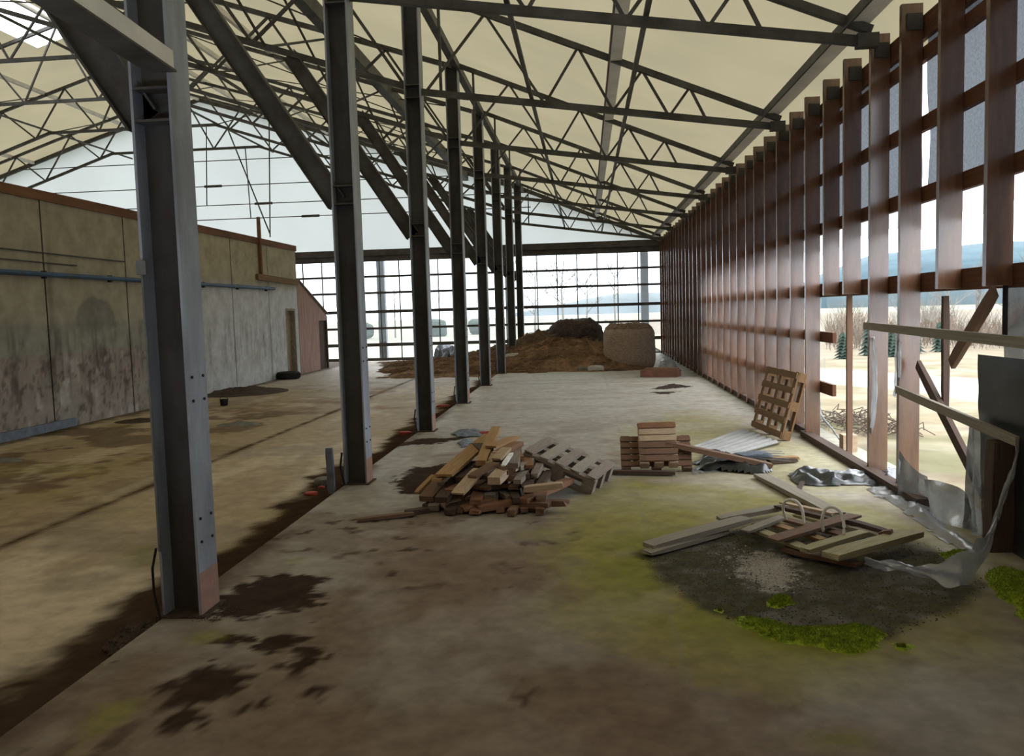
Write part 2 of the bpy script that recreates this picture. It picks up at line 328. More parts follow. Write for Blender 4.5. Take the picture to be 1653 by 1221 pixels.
# ---------------------------------------------------------------- roof membrane (one opening at the ridge) and gable
def roofmesh():
    V=[];Fc=[]
    xs=[]
    for (a,za),(b_,zb) in zip(PROF,PROF[1:]):
        n=max(1,int(abs(a-b_)/1.2)); xs+=[a+(b_-a)*i/n for i in range(n)]
    xs+=[-33.35]; xs+=[-14.9,-16.35]; xs=sorted(set(xs),reverse=True)
    yy=sorted([.2]+[8+.0*i for i in range(1)]+[CY[k]+CW/2+s for k in range(8) for s in (-.8,0,1,2)]+[-1.5,24.7,32.95])
    for y in yy:
        for x in xs: V.append((x,y,roofz(x)+.02))
    nx=len(xs)
    for j in range(len(yy)-1):
        for i in range(nx-1):
            if xs[i]<=-14.8 and xs[i+1]>=-16.4 and yy[j]>=8 and yy[j+1]<=24.75: continue
            Fc.append((j*nx+i,j*nx+i+1,(j+1)*nx+i+1,(j+1)*nx+i))
    return V,Fc
V,Fc=roofmesh(); c=mesh('ceiling',V,Fc,'membrane',smooth=False); c['kind']='structure'
m=c.modifiers.new('thick','SOLIDIFY'); m.thickness=.0; c.modifiers.remove(m)
gx=[p[0] for p in PROF[1:-1]]; V=[];Fc=[]
pts=[(x,roofz(x)) for x in [2.9,0,-2.3,-6,-9.85,-12.4,-15,-17.6,-20.15,-24,-27.7,-32.9]]
for i,(x,z) in enumerate(pts): V+=[(x,YE+.12,4.25),(x,YE+.12,z+.02)]
Fc=[(2*i,2*i+1,2*i+3,2*i+2) for i in range(len(pts)-1)]
mesh('wall_back',V,Fc,'gable_membrane')['kind']='structure'
# closing walls that only shade (left side and front of the hall)
MB().box(-33.3,-33.1,-1.5,33,-.1,4.2).build('wall_left','capwood')['kind']='structure'

V=[(3.2,-1.6,-.1)]+[(p[0],-1.6,roofz(p[0])) for p in PROF[1:-1]]+[(-33.2,-1.6,-.1)]; V[1]=(3.2,-1.6,4.2); n=len(V)
V+=[(a,-1.75,c_) for a,b_,c_ in V]
mesh('wall_front',V,[tuple(range(n)),tuple(range(n,2*n))[::-1]]+[(i,(i+1)%n,(i+1)%n+n,i+n) for i in range(n)],'capwood')['kind']='structure'
# ---------------------------------------------------------------- steel columns
def prism_i(x0,x1,y0,y1,z0,z1,t=.016):
    m=MB(); m.box(x0,x0+t,y0,y1,z0,z1); m.box(x1-t,x1,y0,y1,z0,z1); m.box(x0+t,x1-t,(y0+y1)/2-.006,(y0+y1)/2+.006,z0,z1); return m
clab=['nearest steel column, broad, with grey junction box and black cable at its foot',
 'second steel column from the camera, mossy stone and red scrap at its foot',
 'third steel column from the camera, standing left of the wood pile',
 'fourth steel column from the camera along the aisle kerb','fifth steel column from the camera along the aisle kerb',
 'sixth steel column from the camera, at the edge of the hay','seventh steel column from the camera, rising out of the hay',
 'farthest steel column, just before the end wall']
for k,y in enumerate(CY):
    c=empty('steel_column',clab[k],'column',(XC-CW/2,y+CW/2,0),'steel columns between aisle and hall')
    z1=6.42
    MB().box(XC-CW,XC-CW+.016,y,y+CW,-.02,z1).build('flange','steel_light',c)
    MB().box(XC-.016,XC,y,y+CW,-.02,z1).build('flange','steel_light',c)  # flanges in a paler bluish steel, side light put into the colour
    MB().box(XC-CW+.016,XC-.016,y+CW/2-.006,y+CW/2+.006,-.02,z1).build('web','steel',c)  # same steel as the flanges, colour darkened for its shaded face
    for zz in (2.88,3.06,4.86,5.04): MB().box(XC-CW+.016,XC-.016,y+.004,y+CW-.004,zz,zz+.014).build('stiffener_plate','steel_truss',c)
    MB().box(XC-CW-.03,XC+.03,y-.03,y+CW+.03,-.03,.012).build('base_plate','dirt',c)
    MB().box(XC,XC+.0015,y,y+CW,0,.26).build('primer_patch','primer',c)['label']='pale red primer patch at the foot'
    bm=MB()
    for zz in (1.42,1.28,.58,.44):
        for dy in (.05,CW-.05): bm.tube([(XC,y+dy,zz),(XC+.008,y+dy,zz)],.009,8)
    bm.build('bolt','black',c)
    # knee brace: I beam rising to the left up to the hall truss
    p=Vector((XC-CW,y+CW/2,2.95)); q=Vector((-4.25,y+CW/2,5.60)); d=(q-p).normalized(); p=p-d*.05; nn=Vector((-d.z,0,d.x))
    for s,mm in ((-.1,'steel_truss'),(.1,'steel')): MB().beam(p+nn*s,q+nn*s,.12,.014,up=nn).build('brace_flange',mm,c)
    MB().beam(p,q,.012,.19,up=nn).build('brace_web','steel_truss',c)
    if k==0:
        MB().box(XC-CW-.012,XC-CW+.045,y-.03,y,2.02,2.10).build('junction_box','greybox',c)
        MB().tube([(XC-CW+.012,y-.01,2.02),(XC-CW+.014,y-.012,1.2),(XC-CW+.01,y-.01,.4)],.008).build('conduit','greybox',c)
        MB().tube([(XC-CW-.01,y-.01,.42),(XC-CW-.035,y-.02,.3),(XC-CW-.035,y-.02,.16),(XC-CW+.0,y-.03,.0)],.008,smooth:=8).build('cable','black',c)
    else:
        MB().tube([(XC-CW-.01,y-.01,.34),(XC-CW-.03,y-.02,.2),(XC-CW+.01,y-.03,.0)],.012).build('cable','black',c)
# beam from the near column towards the camera
bm=empty('diagonal_beam','pale steel beam slanting up left from the nearest column out of view','beam',(XC-.2,Y1,3.2))
p=Vector((XC-.03,Y1-.02,3.2)); q=at(70,-30,'Y',3.35); d=(q-p).normalized()
MB().beam(p,q,.12,.012).build('flange','steel_light',bm); 
n_=d.cross(Vector((0,0,1))).normalized(); u_=n_.cross(d)
for s in(1,): MB().beam(p-n_*.06+u_*.06*0,q-n_*.06,.012,.11).build('web','galv',bm)
MB().beam(p-u_*.055,q-u_*.055,.16,.012).build('flange','steel_truss',bm)

# ---------------------------------------------------------------- trusses
def truss(name,label,group,y,bot,top,wb,cb,ct,cw):
    """bot, top: chord polylines; wb: zigzag nodes"""
    e=empty(name,label,'roof truss',(bot[0][0],y,bot[0][1]),group)
    for a,b_ in zip(bot,bot[1:]): MB().beam((a[0],y,a[1]),(b_[0],y,b_[1]),cb,cb).build('bottom_chord','steel_truss',e)
    for a,b_ in zip(top,top[1:]): MB().beam((a[0],y,a[1]),(b_[0],y,b_[1]),ct,ct).build('top_chord','steel_truss',e)
    for a,b_ in zip(wb,wb[1:]):
        MB().beam((a[0],y,a[1]),(b_[0],y,b_[1]),cw,cw).build('web_bar','steel_truss',e)
    return e
zb=lambda x:4.22+(2.75-x)*.147; zt=lambda x:4.33+(2.75-x)*.41
for k in range(0,8):
    y=CY[k]+CW/2
    xsn=[-2.2,-.55,0.0,.48,.88,1.24,1.54,1.79]; xsn=[-2.25,-1.35,-.52,-.03,.45,.87,1.24,1.53,1.76]
    wb=[(x,(zt(x) if i%2 else zb(x))) for i,x in enumerate(xsn)]
    e=truss('aisle_truss',f'{ORD[k]} lean-to roof truss from the camera, spanning the aisle to the timber wall','trusses over the aisle',y,[(2.78,4.22),(-2.3,zb(-2.3))],[(2.78,4.33),(-2.3,zt(-2.3))],wb,.085,.08,.035)
    MB().beam((-2.02,y,zb(-2.02)),(-2.02,y,zt(-2.02)),.04,.04).build('web_bar','steel_truss',e)
    MB().box(2.64,2.84,y-.05,y+.05,4.17,4.30).build('end_plate','steel_truss',e)
def hb(x):
    x=-30+(-x) if x<-15 else x
    return 8.2 if x<-12.1 else 5.05+(8.2-5.05)*(-2.54-x)/(12.1-2.54)
for k in range(0,8):
    y=CY[k]+CW/2
    n=22; xs=[-2.54-(27.46-2.54)*i/n for i in range(n+1)]
    wb=[(x,(roofz(x)-.18 if i%2 else hb(x))) for i,x in enumerate(xs)]
    truss('hall_truss',f'{ORD[k]} great hall truss from the camera, left of the steel columns','trusses over the hall',y,[(-2.54,5.05),(-12.1,8.2),(-17.9,8.2),(-27.46,5.05)],[(p[0],roofz(p[0])-.15) for p in PROF[2:7]],wb,.085,.085,.045)
# bracing rods
rods=[]
for k in range(0,7):
    y=CY[k]+.12; y2=CY[k+1]+.12
    for x in (-7,-12.1,-17.9): rods.append(((x,y,hb(x)),(x+(.0),y2,roofz(x)-.2),.018))
    if k in (1,2,4,5,6):
        rods.append(((-3.2,y,roofz(-3.2)-.2),(-9.5,y2,roofz(-9.5)-.2),.014)); rods.append(((-9.5,y,roofz(-9.5)-.2),(-3.2,y2,roofz(-3.2)-.2),.014))
        rods.append(((-9.9,y,roofz(-9.9)-.2),(-14.8,y2,roofz(-14.8)-.2),.014))
    rods.append(((-4.6,y,hb(-4.6)),(-4.6,y2,roofz(-4.6)-.2),.022))
    rods.append(((-4.6,y2,hb(-4.6)),(-4.6,y,roofz(-4.6)-.2),.022))
for i,(a,b_,r) in enumerate(rods):
    o=MB().tube([a,b_],r,6).build('bracing_rod','steel_truss'); tag(o,'thin steel bracing rod crossing between two hall trusses under the membrane','rod','bracing rods in the hall roof')
# longitudinal members
def runner(name,label,p,q,w,h,m,cat='beam'):
    return tag(MB().beam(p,q,w,h).build(name,m),label,cat)
runner('eave_gutter_beam','wide galvanised eave channel above the timber wall',(2.66,-1,4.43),(2.66,YE,4.43),.24,.04,'galv')
e=[o for o in bpy.data.objects if o.name=='eave_gutter_beam'][0]
o=MB().box(2.53,2.55,-1,YE,4.36,4.46).build('lip','steel_truss',e)
pu=runner('purlin','wide galvanised purlin under the membrane midway across the aisle',(.50,-1,5.27),(.50,YE,5.27),.17,.05,'galv')
MB().box(.40,.42,-1,YE,5.24,5.34).build('lip','dark_beam',pu)
runner('tie_bar','dark bar running over the lower chords near the purlin',(.65,-1,4.60),(.65,YE-1.2,4.60),.05,.05,'steel_truss')
runner('tie_bar','dark bar running over the lower chords left of the purlin',(-.71,-1,4.80),(-.71,YE-1.2,4.80),.05,.05,'steel_truss')
runner('column_head_beam','dark steel beam running along the heads of the steel columns',(-2.32,-1,6.36),(-2.32,YE,6.36),.12,.14,'steel_truss')
runner('hall_beam','heavy dark beam running under the membrane just left of the columns',(-4.5,-1,6.95),(-4.5,YE,6.95),.2,.26,'steel_truss')
for x,l in ((-7.3,'slim steel purlin left of the heavy hall beam'),(-9.85,'slim steel purlin at the bend of the hall roof'),(-12.4,'slim steel purlin right of the hall ridge'),(-15,'steel ridge purlin at the top of the hall roof'),(-18,'slim steel purlin left of the hall ridge'),(-22,'slim steel purlin farther left under the hall roof')):
    runner('purlin',l,(x,1,roofz(x)-.08),(x,YE,roofz(x)-.08),.09,.12,'galv')
runner('tie_bar','long bar along the right bends of the hall truss lower chords',(-12.1,3,8.26),(-12.1,YE,8.26),.05,.05,'steel_truss')
runner('tie_bar','long bar along the left bends of the hall truss lower chords',(-17.9,3,8.26),(-17.9,YE,8.26),.05,.05,'steel_truss')
runner('tie_bar','long bar halfway down the hall truss lower chords',(-7.3,3,hb(-7.3)+.06),(-7.3,YE,hb(-7.3)+.06),.05,.05,'steel_truss')
rb=empty('rake_beam','dark beam following the slopes of the far gable','beam',(-15,YE,10.3))
for a,b_ in zip(PROF[1:-1],PROF[2:]):
    MB().beam((a[0],YE-.05,roofz(a[0])-.1),(b_[0],YE-.05,roofz(b_[0])-.1),.1,.14).build('slope_beam','steel_truss',rb)

# ---------------------------------------------------------------- end wall
eb=empty('end_beam','deep dark beam across the far end under the pale gable','beam',(-8,YE,4.1))
MB().box(-32.9,2.9,YE-.08,YE+.08,4.08,4.32).build('beam','dark_beam',eb)
MB().box(-32.9,2.9,YE-.02,YE+.06,3.86,4.08).build('fascia','dark_beam',eb)
rl=['top','second from the top','third from the top','fourth from the top','fifth from the top','lowest']
for z,l,h in zip((3.28,2.63,1.96,1.30,.62,.06),rl,(.09,.09,.13,.09,.13,.14)):
    pass
for i,(z,h) in enumerate(((3.27,.085),(2.63,.09),(1.89,.12),(1.23,.09),(.58,.13),(.0,.12))):
    tag(board('end_wall_rail',(-14,YE+.0,z),(2.85,YE+.0,z),.05,h,'dark_beam'),f'{rl[i]} horizontal rail of the open far end wall','rail','rails of the far end wall')
xv=[2.02-.775*i for i in range(18)]
for i,x in enumerate(xv):
    tag(MB().box(x-.02,x+.02,YE+.03,YE+.07,0,3.95).build('end_wall_mullion','steel_truss'),f'{ORD[i]} thin upright of the far end wall, counted from the timber wall','upright','thin uprights of the far end wall')
for x,l in ((2.3,'broad pale post behind the far netting next to the timber wall'),(-8.15,'broad pale post behind the far netting left of the second steel column'),(-3.0,'broad post behind the far netting near the steel column row')):
    tag(MB().box(x-.15,x+.15,YE+.5,YE+.75,-.1,4.1).build('outer_post','steel_light'),l,'post')
tag(MB().add([(-32.9,YE+.2,.7),(2.9,YE+.2,.7),(2.9,YE+.2,3.9),(-32.9,YE+.2,3.9)],[(0,1,2,3)]).build('windbreak_net','net_clear'),'thin see-through net stretched outside the far end wall','net')
for i,(ya,yb) in enumerate(((261,253),(302,294),(333,325),(356,347))):
    a=at(320,ya,'Y',YE-.3); b_=at(530,yb,'Y',YE-.3); sl=(b_.z-a.z)/(b_.x-a.x)
    z=a.z; xl=-15-(10.5-z)/.31+.6; xr=min(-2.0,-15+(10.5-z)/.31-.6)
    e=empty('tie_cable',f'{ORD[i]} tie cable from the top stretched across the far gable','cable',(a.x,YE-.3,z),'tie cables across the far gable')
    MB().tube([(xl,YE-.3,z),(xr,YE-.3,z)],.018,6).build('cable','steel_truss',e)
    if i>0:
        xx=at([0,340,420,495][i],300,'Y',YE-.3).x
        MB().tube([(xx-.25,YE-.3,z),(xx+.45,YE-.3,z)],.05,6).build('turnbuckle','steel_truss',e)
for (x0,y0,x1,y1_,r,l) in ((333,205,334,332,.02,'left thin hanging rod before the far gable'),(434,150,436,383,.025,'long thin hanging rod before the far gable, above the concrete wall end'),(396,240,405,352,.02,'short thin hanging rod before the far gable'),(367,207,436,378,.028,'slanting thin rod before the far gable')):
    a=at(x0,y0,'Y',31.3); b_=at(x1,y1_,'Y',31.3); tag(MB().tube([a,b_],r,6).build('hanger_rod','steel_truss'),l,'rod')

# ---------------------------------------------------------------- left concrete wall
JY=[at(x,y,'X',XL).y for x,y in ((80,560),(208,520),(377,510),(437,540))]; JY=[6.0,9.3]+JY
YW=26.35; ZW=3.97
def wallcol(Yy,Zz):
    n1=fbm(Yy*1.2,Zz*1.2); n2=fbm(Yy*4,Zz*2,5); n3=fbm(Yy*9,Zz*1.0,4); n4=fbm(Yy*14,Zz*14,3)
    C=np.ones(Yy.shape+(3,))*np.array([.42,.39,.31])
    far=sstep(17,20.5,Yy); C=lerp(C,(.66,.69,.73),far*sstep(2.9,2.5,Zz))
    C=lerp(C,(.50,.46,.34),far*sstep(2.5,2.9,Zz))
    C=lerp(C,(.30,.31,.27),sstep(1.85,1.7,Zz+(n2-.5)*.15)*(1-far)*.8)
    C=lerp(C,(.34,.285,.265),sstep(1.28,1.22,Zz)*(1-far)*.8*sstep(.3,.5,n1+.12))
    C=lerp(C,(.14,.14,.13),sstep(.5,.72,n3)*sstep(2.0,1.5,Zz)*sstep(.3,.9,Zz)*.65*(1-.45*far))
    C=lerp(C,(.10,.07,.065),sstep(.60,.68,fbm(Yy*13,Zz*9,4))*sstep(1.5,1.0,Zz)*.6*(1-.8*far)); C=lerp(C,(.12,.09,.085),sstep(.62,.72,n2)*sstep(1.7,1.2,Zz)*.7*(1-.7*far)); C=lerp(C,(.55,.53,.52),sstep(.66,.74,fbm(Yy*3+5,Zz*2+8))*sstep(1.3,1.1,Zz)*.6)
    c0=at(155,505,'X',XL); d=((Yy-c0.y)/.62)**2+((Zz-c0.z+.12)/.42)**2
    C=lerp(C,(.20,.20,.18),sstep(1.15,.85,d+(n2-.5)*.5)*sstep(1.55,1.75,Zz)*.75)
    C=lerp(C,(.12,.11,.09),np.exp(-((Yy-JY[2]-.12)/.1)**2)*sstep(.4,.6,n3)*.5)
    C=lerp(C,(.3,.3,.28),np.exp(-((Zz-1.25+(Yy-11)*.0)/.015)**2)*(1-far)*.9*sstep(.35,.5,n2))
    return C*(.92+.16*n4)[...,None]
edges=[3.0]+JY+[YW]; VS=[];FS=[];CS=[]
for a,b_ in zip(edges,edges[1:]):
    yy=np.linspace(a+.016,b_-.016,max(4,int((b_-a)/.05))); zz=np.linspace(ZL-.02,ZW,90)
    Yg,Zg=np.meshgrid(yy,zz); C=wallcol(Yg,Zg); n=len(VS)
    VS+=np.stack([np.full(Yg.shape,XL),Yg,Zg],-1).reshape(-1,3).tolist(); CS.append(C.reshape(-1,3))
    ny_,nz_=len(yy),len(zz); i=np.arange(ny_*nz_).reshape(nz_,ny_)+n
    dm=None
    q=np.stack([i[:-1,:-1],i[:-1,1:],i[1:,1:],i[1:,:-1]],-1).reshape(-1,4)
    ctr=[(Yg[:-1,:-1].ravel()+Yg[1:,1:].ravel())/2,(Zg[:-1,:-1].ravel()+Zg[1:,1:].ravel())/2]
    DY0,DY1,DZ=25.22,26.02,2.02
    keep=~((ctr[0]>DY0)&(ctr[0]<DY1)&(ctr[1]<DZ)); FS+=q[keep].tolist()
me=bpy.data.meshes.new('wall_side'); me.from_pydata(VS,[],FS); a=me.color_attributes.new('Col','FLOAT_COLOR','POINT')
C=np.concatenate(CS); a.data.foreach_set('color',np.concatenate([C,np.ones((len(C),1))],1).astype(np.float32).ravel())
wl=link('wall_left',me,'concrete_wall'); wl['kind']='structure'
m=MB(); m.box(XL-.22,XL-.03,3,DY0,ZL,ZW); m.box(XL-.22,XL-.03,DY1,YW,ZL,ZW); m.box(XL-.22,XL-.03,DY0,DY1,DZ,ZW); m.box(XL-.03,XL,YW-.008,YW,ZL,ZW)
m.build('wall_left','stone')['kind']='structure'
MB().box(XL-6,XL-.2,YW-.2,YW,ZL,ZW).build('wall_left','shedwood')['kind']='structure'
m=MB(); m.box(XL-.24,XL+.035,3,YW+.02,ZW-.10,ZW+.07); m.build('trim_2','capwood')['kind']='structure'
d=MB().box(XL-.18,XL-.13,DY0,DY1,ZL,DZ).build('door_1','door_brown'); d['kind']='structure'
m=MB(); m.box(XL-.14,XL+.01,DY0-.03,DY0+.04,ZL,DZ); m.box(XL-.14,XL+.01,DY1-.04,DY1+.03,ZL,DZ); m.box(XL-.14,XL+.01,DY0,DY1,DZ-.05,DZ+.02); m.build('door_frame','wood_grey',d)
MB().tube([(XL-.13,DY1-.12,1.0),(XL-.08,DY1-.12,1.0),(XL-.08,DY1-.22,1.0)],.012).build('door_handle','black',d)
pp=empty('water_pipe','blue pipe running along the concrete wall above head height','pipe',(XL+.06,12,2.6))
MB().tube([(XL+.06,3,2.60),(XL+.06,24.2,2.62)],.045,10).build('pipe','bluepipe',pp)
m=MB()
for i in range(11): m.box(XL,XL+.07,3.6+i*2,3.66+i*2,2.54,2.67)
m.build('pipe_clip','black',pp)
for z0,y0_,y1_,l in ((3.02,3,16.2,'thin dark cable along the concrete wall, upper of two'),(2.86,3,14.6,'thin dark cable just above the blue pipe on the concrete wall')):
    tag(MB().tube([(XL+.02,y0_,z0),(XL+.02,y1_,z0-.05)],.014,6).build('wall_cable','dark_beam'),l,'cable')
a=at(422,352,'X',XL+.05); b_=at(422,450,'X',XL+.05)
tag(board('timber_strut',b_,(b_.x,b_.y,a.z),.10,.08,'capwood',up=(1,0,0)),'rust brown timber upright fixed to the end of the concrete wall','timber')
tag(board('timber_rail',at(415,447,'X',XL+.05),at(480,456,'X',XL+.05),.08,.17,'wood_lath'),'rust brown timber rail near the end of the concrete wall','timber')
tag(board('wall_skirting',(XL+.05,6,ZL+.08),(XL+.05,14.2,ZL+.08),.06,.15,'bluegrey'),'blue grey skirting strip at the foot of the concrete wall','skirting')
# shed beyond
sh=empty('timber_shed','pinkish boarded shed with sloping top beyond the concrete wall','shed',(XL,28,ZL))
ya,yb=YW+.03,29.3; n=16; dy=(yb-ya)/n
m=MB()
for i in range(n):
    y0_=ya+i*dy; y1_=y0_+dy-.012; t0=2.95-(y0_-ya)*.40; t1=2.95-(y1_-ya)*.40; zlo=ZL if y1_<28.5 else 1.62
    m.add([(XL-.05,y0_,zlo),(XL,y0_,zlo),(XL,y1_,zlo),(XL-.05,y1_,zlo),(XL-.05,y0_,t0),(XL,y0_,t0),(XL,y1_,t1),(XL-.05,y1_,t1)],BX)
m.build('wall_board','shedwood',sh)
MB().add([(XL-2.5,ya,2.97),(XL+.06,ya,2.97),(XL+.06,yb+.1,1.82),(XL-2.5,yb+.1,1.82),(XL-2.5,ya,3.0),(XL+.06,ya,3.0),(XL+.06,yb+.1,1.86),(XL-2.5,yb+.1,1.86)],BX).build('roof','wood_grey',sh)
MB().box(XL-.12,XL-.07,28.45,29.25,ZL,1.72).build('door','wood_dark',sh); MB().box(XL-.06,XL+.01,29.24,29.32,ZL,1.8).build('corner_post','wood_dark',sh)  # dark panel fills the shed's open doorway in place of its shade

# ---------------------------------------------------------------- right timber wall
full=set([2,3,6]+list(range(7,34)))
near={0:'wide stud at the far right, cut short below the rail',1:'stud cut short at the rail, second from the right edge',2:'long stud reaching the floor by the torn silver film',
 3:'long stud reaching the floor left of the one by the silver film',4:'short stud above the opening, left of the two long near studs',5:'short stud above the opening, beside the stud behind the leaning pallet',
 6:'first long stud beyond the opening, right of the leaning pallet',7:'stud directly behind the leaning pallet, its nearer one',8:'stud directly behind the leaning pallet, its farther one'}
for k in range(-1,33):
    y=YP+k*PP; 
    if y>YE-.1: break
    zb_=0 if k in full else 1.83
    lab=near.get(k,f'{ORD[k+1] if k>=0 else "nearest"} brown timber stud of the right wall, counted from the camera')
    e=empty('timber_stud',lab,'stud',(XR+.09,y,zb_),'studs of the timber wall')
    jx=random.uniform(-.008,.008)
    MB().box(XR+jx,XR+.18+jx,y-.028,y+.028,zb_,4.33).build('stud_board','stud',e)
    MB().box(XR+.04,XR+.17,y-.05,y+.05,4.10,4.24).build('joist_hanger','steel',e)
wr=[(4.13,.20,'top plate rail under the eave',(-1,YE)),(3.68,.12,'second rail from the top',(-1,YE)),(3.12,.14,'third rail from the top',(-1,YE)),(2.50,.15,'fourth rail from the top',(-1,YE)),(1.90,.17,'rail over the torn opening',(-1,YE)),(1.31,.14,'broken rail stub at chest height beyond the opening',(10.55,YE)),(.66,.15,'broken rail stub at knee height beyond the opening',(10.55,YE))]
for i,(z,h,l,(ya,yb)) in enumerate(wr):
    if i==1: z=3.90;h=.12
    if i==2: z=3.30;h=.13
    if i==3: z=2.68;h=.14
    tag(board('wall_rail',(XR+.215,ya,z),(XR+.215,yb,z),.05,h,'railwood'),f'brown horizontal {l} of the right timber wall','rail','rails of the timber wall')
tag(board('sill_timber',(XR-.02,7.2,.04),(XR+.02,11.2,.04),.12,.08,'wood_dark'),'dark sill timber on the floor along the opening in the right wall','timber')
tag(board('sill_timber',(XR+.1,11.2,.04),(XR+.1,YE,.04),.12,.1,'wood_dark'),'long dark sill timber under the far studs of the right wall','timber')
# windbreak nets outside the studs
def netsheet(name,ya,yb,z0,z1,m,label,ragged_b=.0,ragged_t=.0,x=XR+.25,st=.07,amp=.012,grp=None):
    n=int((yb-ya)/st); V=[];rows=5
    for i in range(n+1):
        y=ya+(yb-ya)*i/n
        rb_=ragged_b*(float(fbm(np.array([y*2.7+z0*9]),np.array([z0*3.]),4)[0])-.25)*2; rt=ragged_t*(float(fbm(np.array([y*3.1]),np.array([z1*5.]),4)[0])-.3)*2
        for j in range(rows): 
            t=j/(rows-1); z=(z0+rb_)*(1-t)+(z1-rt)*t
            V.append((x+amp*math.sin(y*7+z*5)+amp*.7*math.sin(y*23),y,z))
    Fc=[(i*rows+j,(i+1)*rows+j,(i+1)*rows+j+1,i*rows+j+1) for i in range(n) for j in range(rows-1)]
    return tag(mesh(name,V,Fc,m,smooth=True),label,'net',grp)
netsheet('windbreak_net',-1,7.86,3.32,4.2,'net_grey','grey net in the top row of gaps at the near end of the right wall',.05)
netsheet('windbreak_net',8.03,YE,3.32,4.2,'net_grey','grey net in the top row of gaps along the far right wall',.05)
netsheet('windbreak_net',-1,7.84,2.72,3.30,'net_grey','grey net in the second row of gaps at the near end of the right wall',.04)
netsheet('windbreak_net',8.03,YE,2.72,3.30,'net_grey','grey net in the second row of gaps along the far right wall',.04)
netsheet('windbreak_net',-1,6.15,1.95,2.7,'net_grey','grey net hanging at the right edge beside the nearest stud',.0)
netsheet('windbreak_net',20.5,YE,.0,2.68,'net_grey','grey net closing the lower rows of the far right wall',.0)
netsheet('torn_film',6.2,20.5,2.50,2.68,'film','torn edge of film hanging under the fourth rail of the right wall',-.15,0)
netsheet('torn_film',6.2,11.0,1.68,1.82,'film_thin','shredded film fringe hanging under the rail over the opening',-.18,0)
netsheet('torn_film',11.1,20.5,.70,1.25,'film_thin','crumpled film in the lower gaps beyond the opening',.3,.3,amp=.03)
netsheet('torn_film',11.1,20.5,.05,.6,'film_thin','crumpled film along the sill beyond the opening',.0,.3,amp=.03)
netsheet('torn_film',11.1,20.5,1.36,1.80,'film_thin','crumpled film in the gaps at chest height beyond the opening',.35,.0,amp=.03)
# shreds by the near studs
def strip(name,pts,w,m,label,cat='film',up=(0,1,0),wav=.012,thick=None):
    V=[];n=len(pts);U_=Vector(up)
    P=[Vector(p) for p in pts]
    # resample
    Q=[]
    for i in range(n-1):
        for j in range(8): 
            t=j/8; p0=P[max(i-1,0)];p1=P[i];p2=P[i+1];p3=P[min(i+2,n-1)]
            Q.append(.5*((2*p1)+(p2-p0)*t+(2*p0-5*p1+4*p2-p3)*t*t+(3*p1-p0-3*p2+p3)*t*t*t))
    Q.append(P[-1]); k=len(Q)
    for i,q in enumerate(Q):
        ww=(w(i/(k-1)) if callable(w) else w)
        for j in range(7):
            t=j/6-.5; V.append(q+U_*t*ww+Vector((math.sin(j*2.1+i*.6),math.cos(j*1.7+i*.5),math.sin(j*1.3+i*.9)))*wav)
    Fc=[(i*7+j,(i+1)*7+j,(i+1)*7+j+1,i*7+j+1) for i in range(k-1) for j in range(6)]
    return tag(mesh(name,V,Fc,m,smooth=True),label,cat)
for (x,ya,yb,yy,l) in ((1409,545,700,8.75,'narrow white film shred on the farther of the two long near studs'),(1447,530,640,7.95,'narrow white film shred on the nearer of the two long near studs')):
    strip('film_shred',[at(x,ya,'X',XR+.02),at(x+4,(ya+yb)/2,'X',XR-.01),at(x-3,yb,'X',XR+.03)],lambda t:.05+.10*math.sin(t*3),'film',l)
strip('film_shred',[at(1322,640,'X',3.05),at(1326,670,'X',3.08),at(1345,695,'X',3.08),at(1362,720,'X',3.02),at(1368,742,'X',2.95)],.05,'film','white film edge curling down to the sill right of the leaning pallet')
# loose boards in the opening
def wb_(name,x0,y0,x1,y1_,w,h,m,label,X=XR+.12,cat='board',X2=None):
    return tag(board(name,at(x0,y0,'X',X),at(x1,y1_,'X',X2 or X),w,h,m),label,cat)
wb_('cross_board',1395,526,1750,564,.03,.075,'wood_grey','grey horizontal board nailed across the opening at chest height',XR-.03)
wb_('cross_board',1447,629,1642,713,.03,.07,'wood_grey','grey board sloping down to the right across the opening',XR-.03)
wb_('cross_board',1482,588,1590,800,.04,.09,'wood_dark','dark diagonal brace falling to the right in the opening',XR+.10)
wb_('cross_board',1606,470,1536,588,.04,.10,'wood_brown','brown diagonal brace stub at the top right of the opening',XR+.10)
wb_('batten',1371,474,1371,738,.06,.05,'wood_brown','slim upright batten in the middle of the opening',XR+.15)
wb_('batten',1526,478,1526,658,.05,.05,'wood_dark','slim dark upright in the right part of the opening',XR+.15)
tag(MB().tube([at(1624,400,'X',XR+.16),at(1622,545,'X',XR+.16)],.018).build('steel_bar','black'),'dark thin bar beside the hanging grey film at the right edge','bar')
# right edge: dark board, tarp, hanging film
wb_('dark_post',1618,712,1610,912,.16,.12,'wood_dark','short dark post at the right edge in front of the black tarp',XR-.0)
def drape(name,ya,yb,z0,z1,x,m,label,amp=.04,cat='sheet',tilt=0,fr=9,seed=0,par=None,nx=40,nz=24,ztop=None):
    V=[]
    for j in range(nz+1):
        for i in range(nx+1):
            s=i/nx;t=j/nz; y=ya+(yb-ya)*s; zt_=ztop(s) if ztop else z1; z=z0+(zt_-z0)*t
            n=float(fbm(np.array([y*3+seed]),np.array([z*2.+seed]),3)[0])-.5
            V.append((x+tilt*t+amp*math.sin(s*fr+seed+t*1.5)*(1-.3*t)+amp*2*n,y,z))
    Fc=[(j*(nx+1)+i,j*(nx+1)+i+1,(j+1)*(nx+1)+i+1,(j+1)*(nx+1)+i) for j in range(nz) for i in range(nx)]
    return tag(mesh(name,V,Fc,m,smooth=True),label,cat)
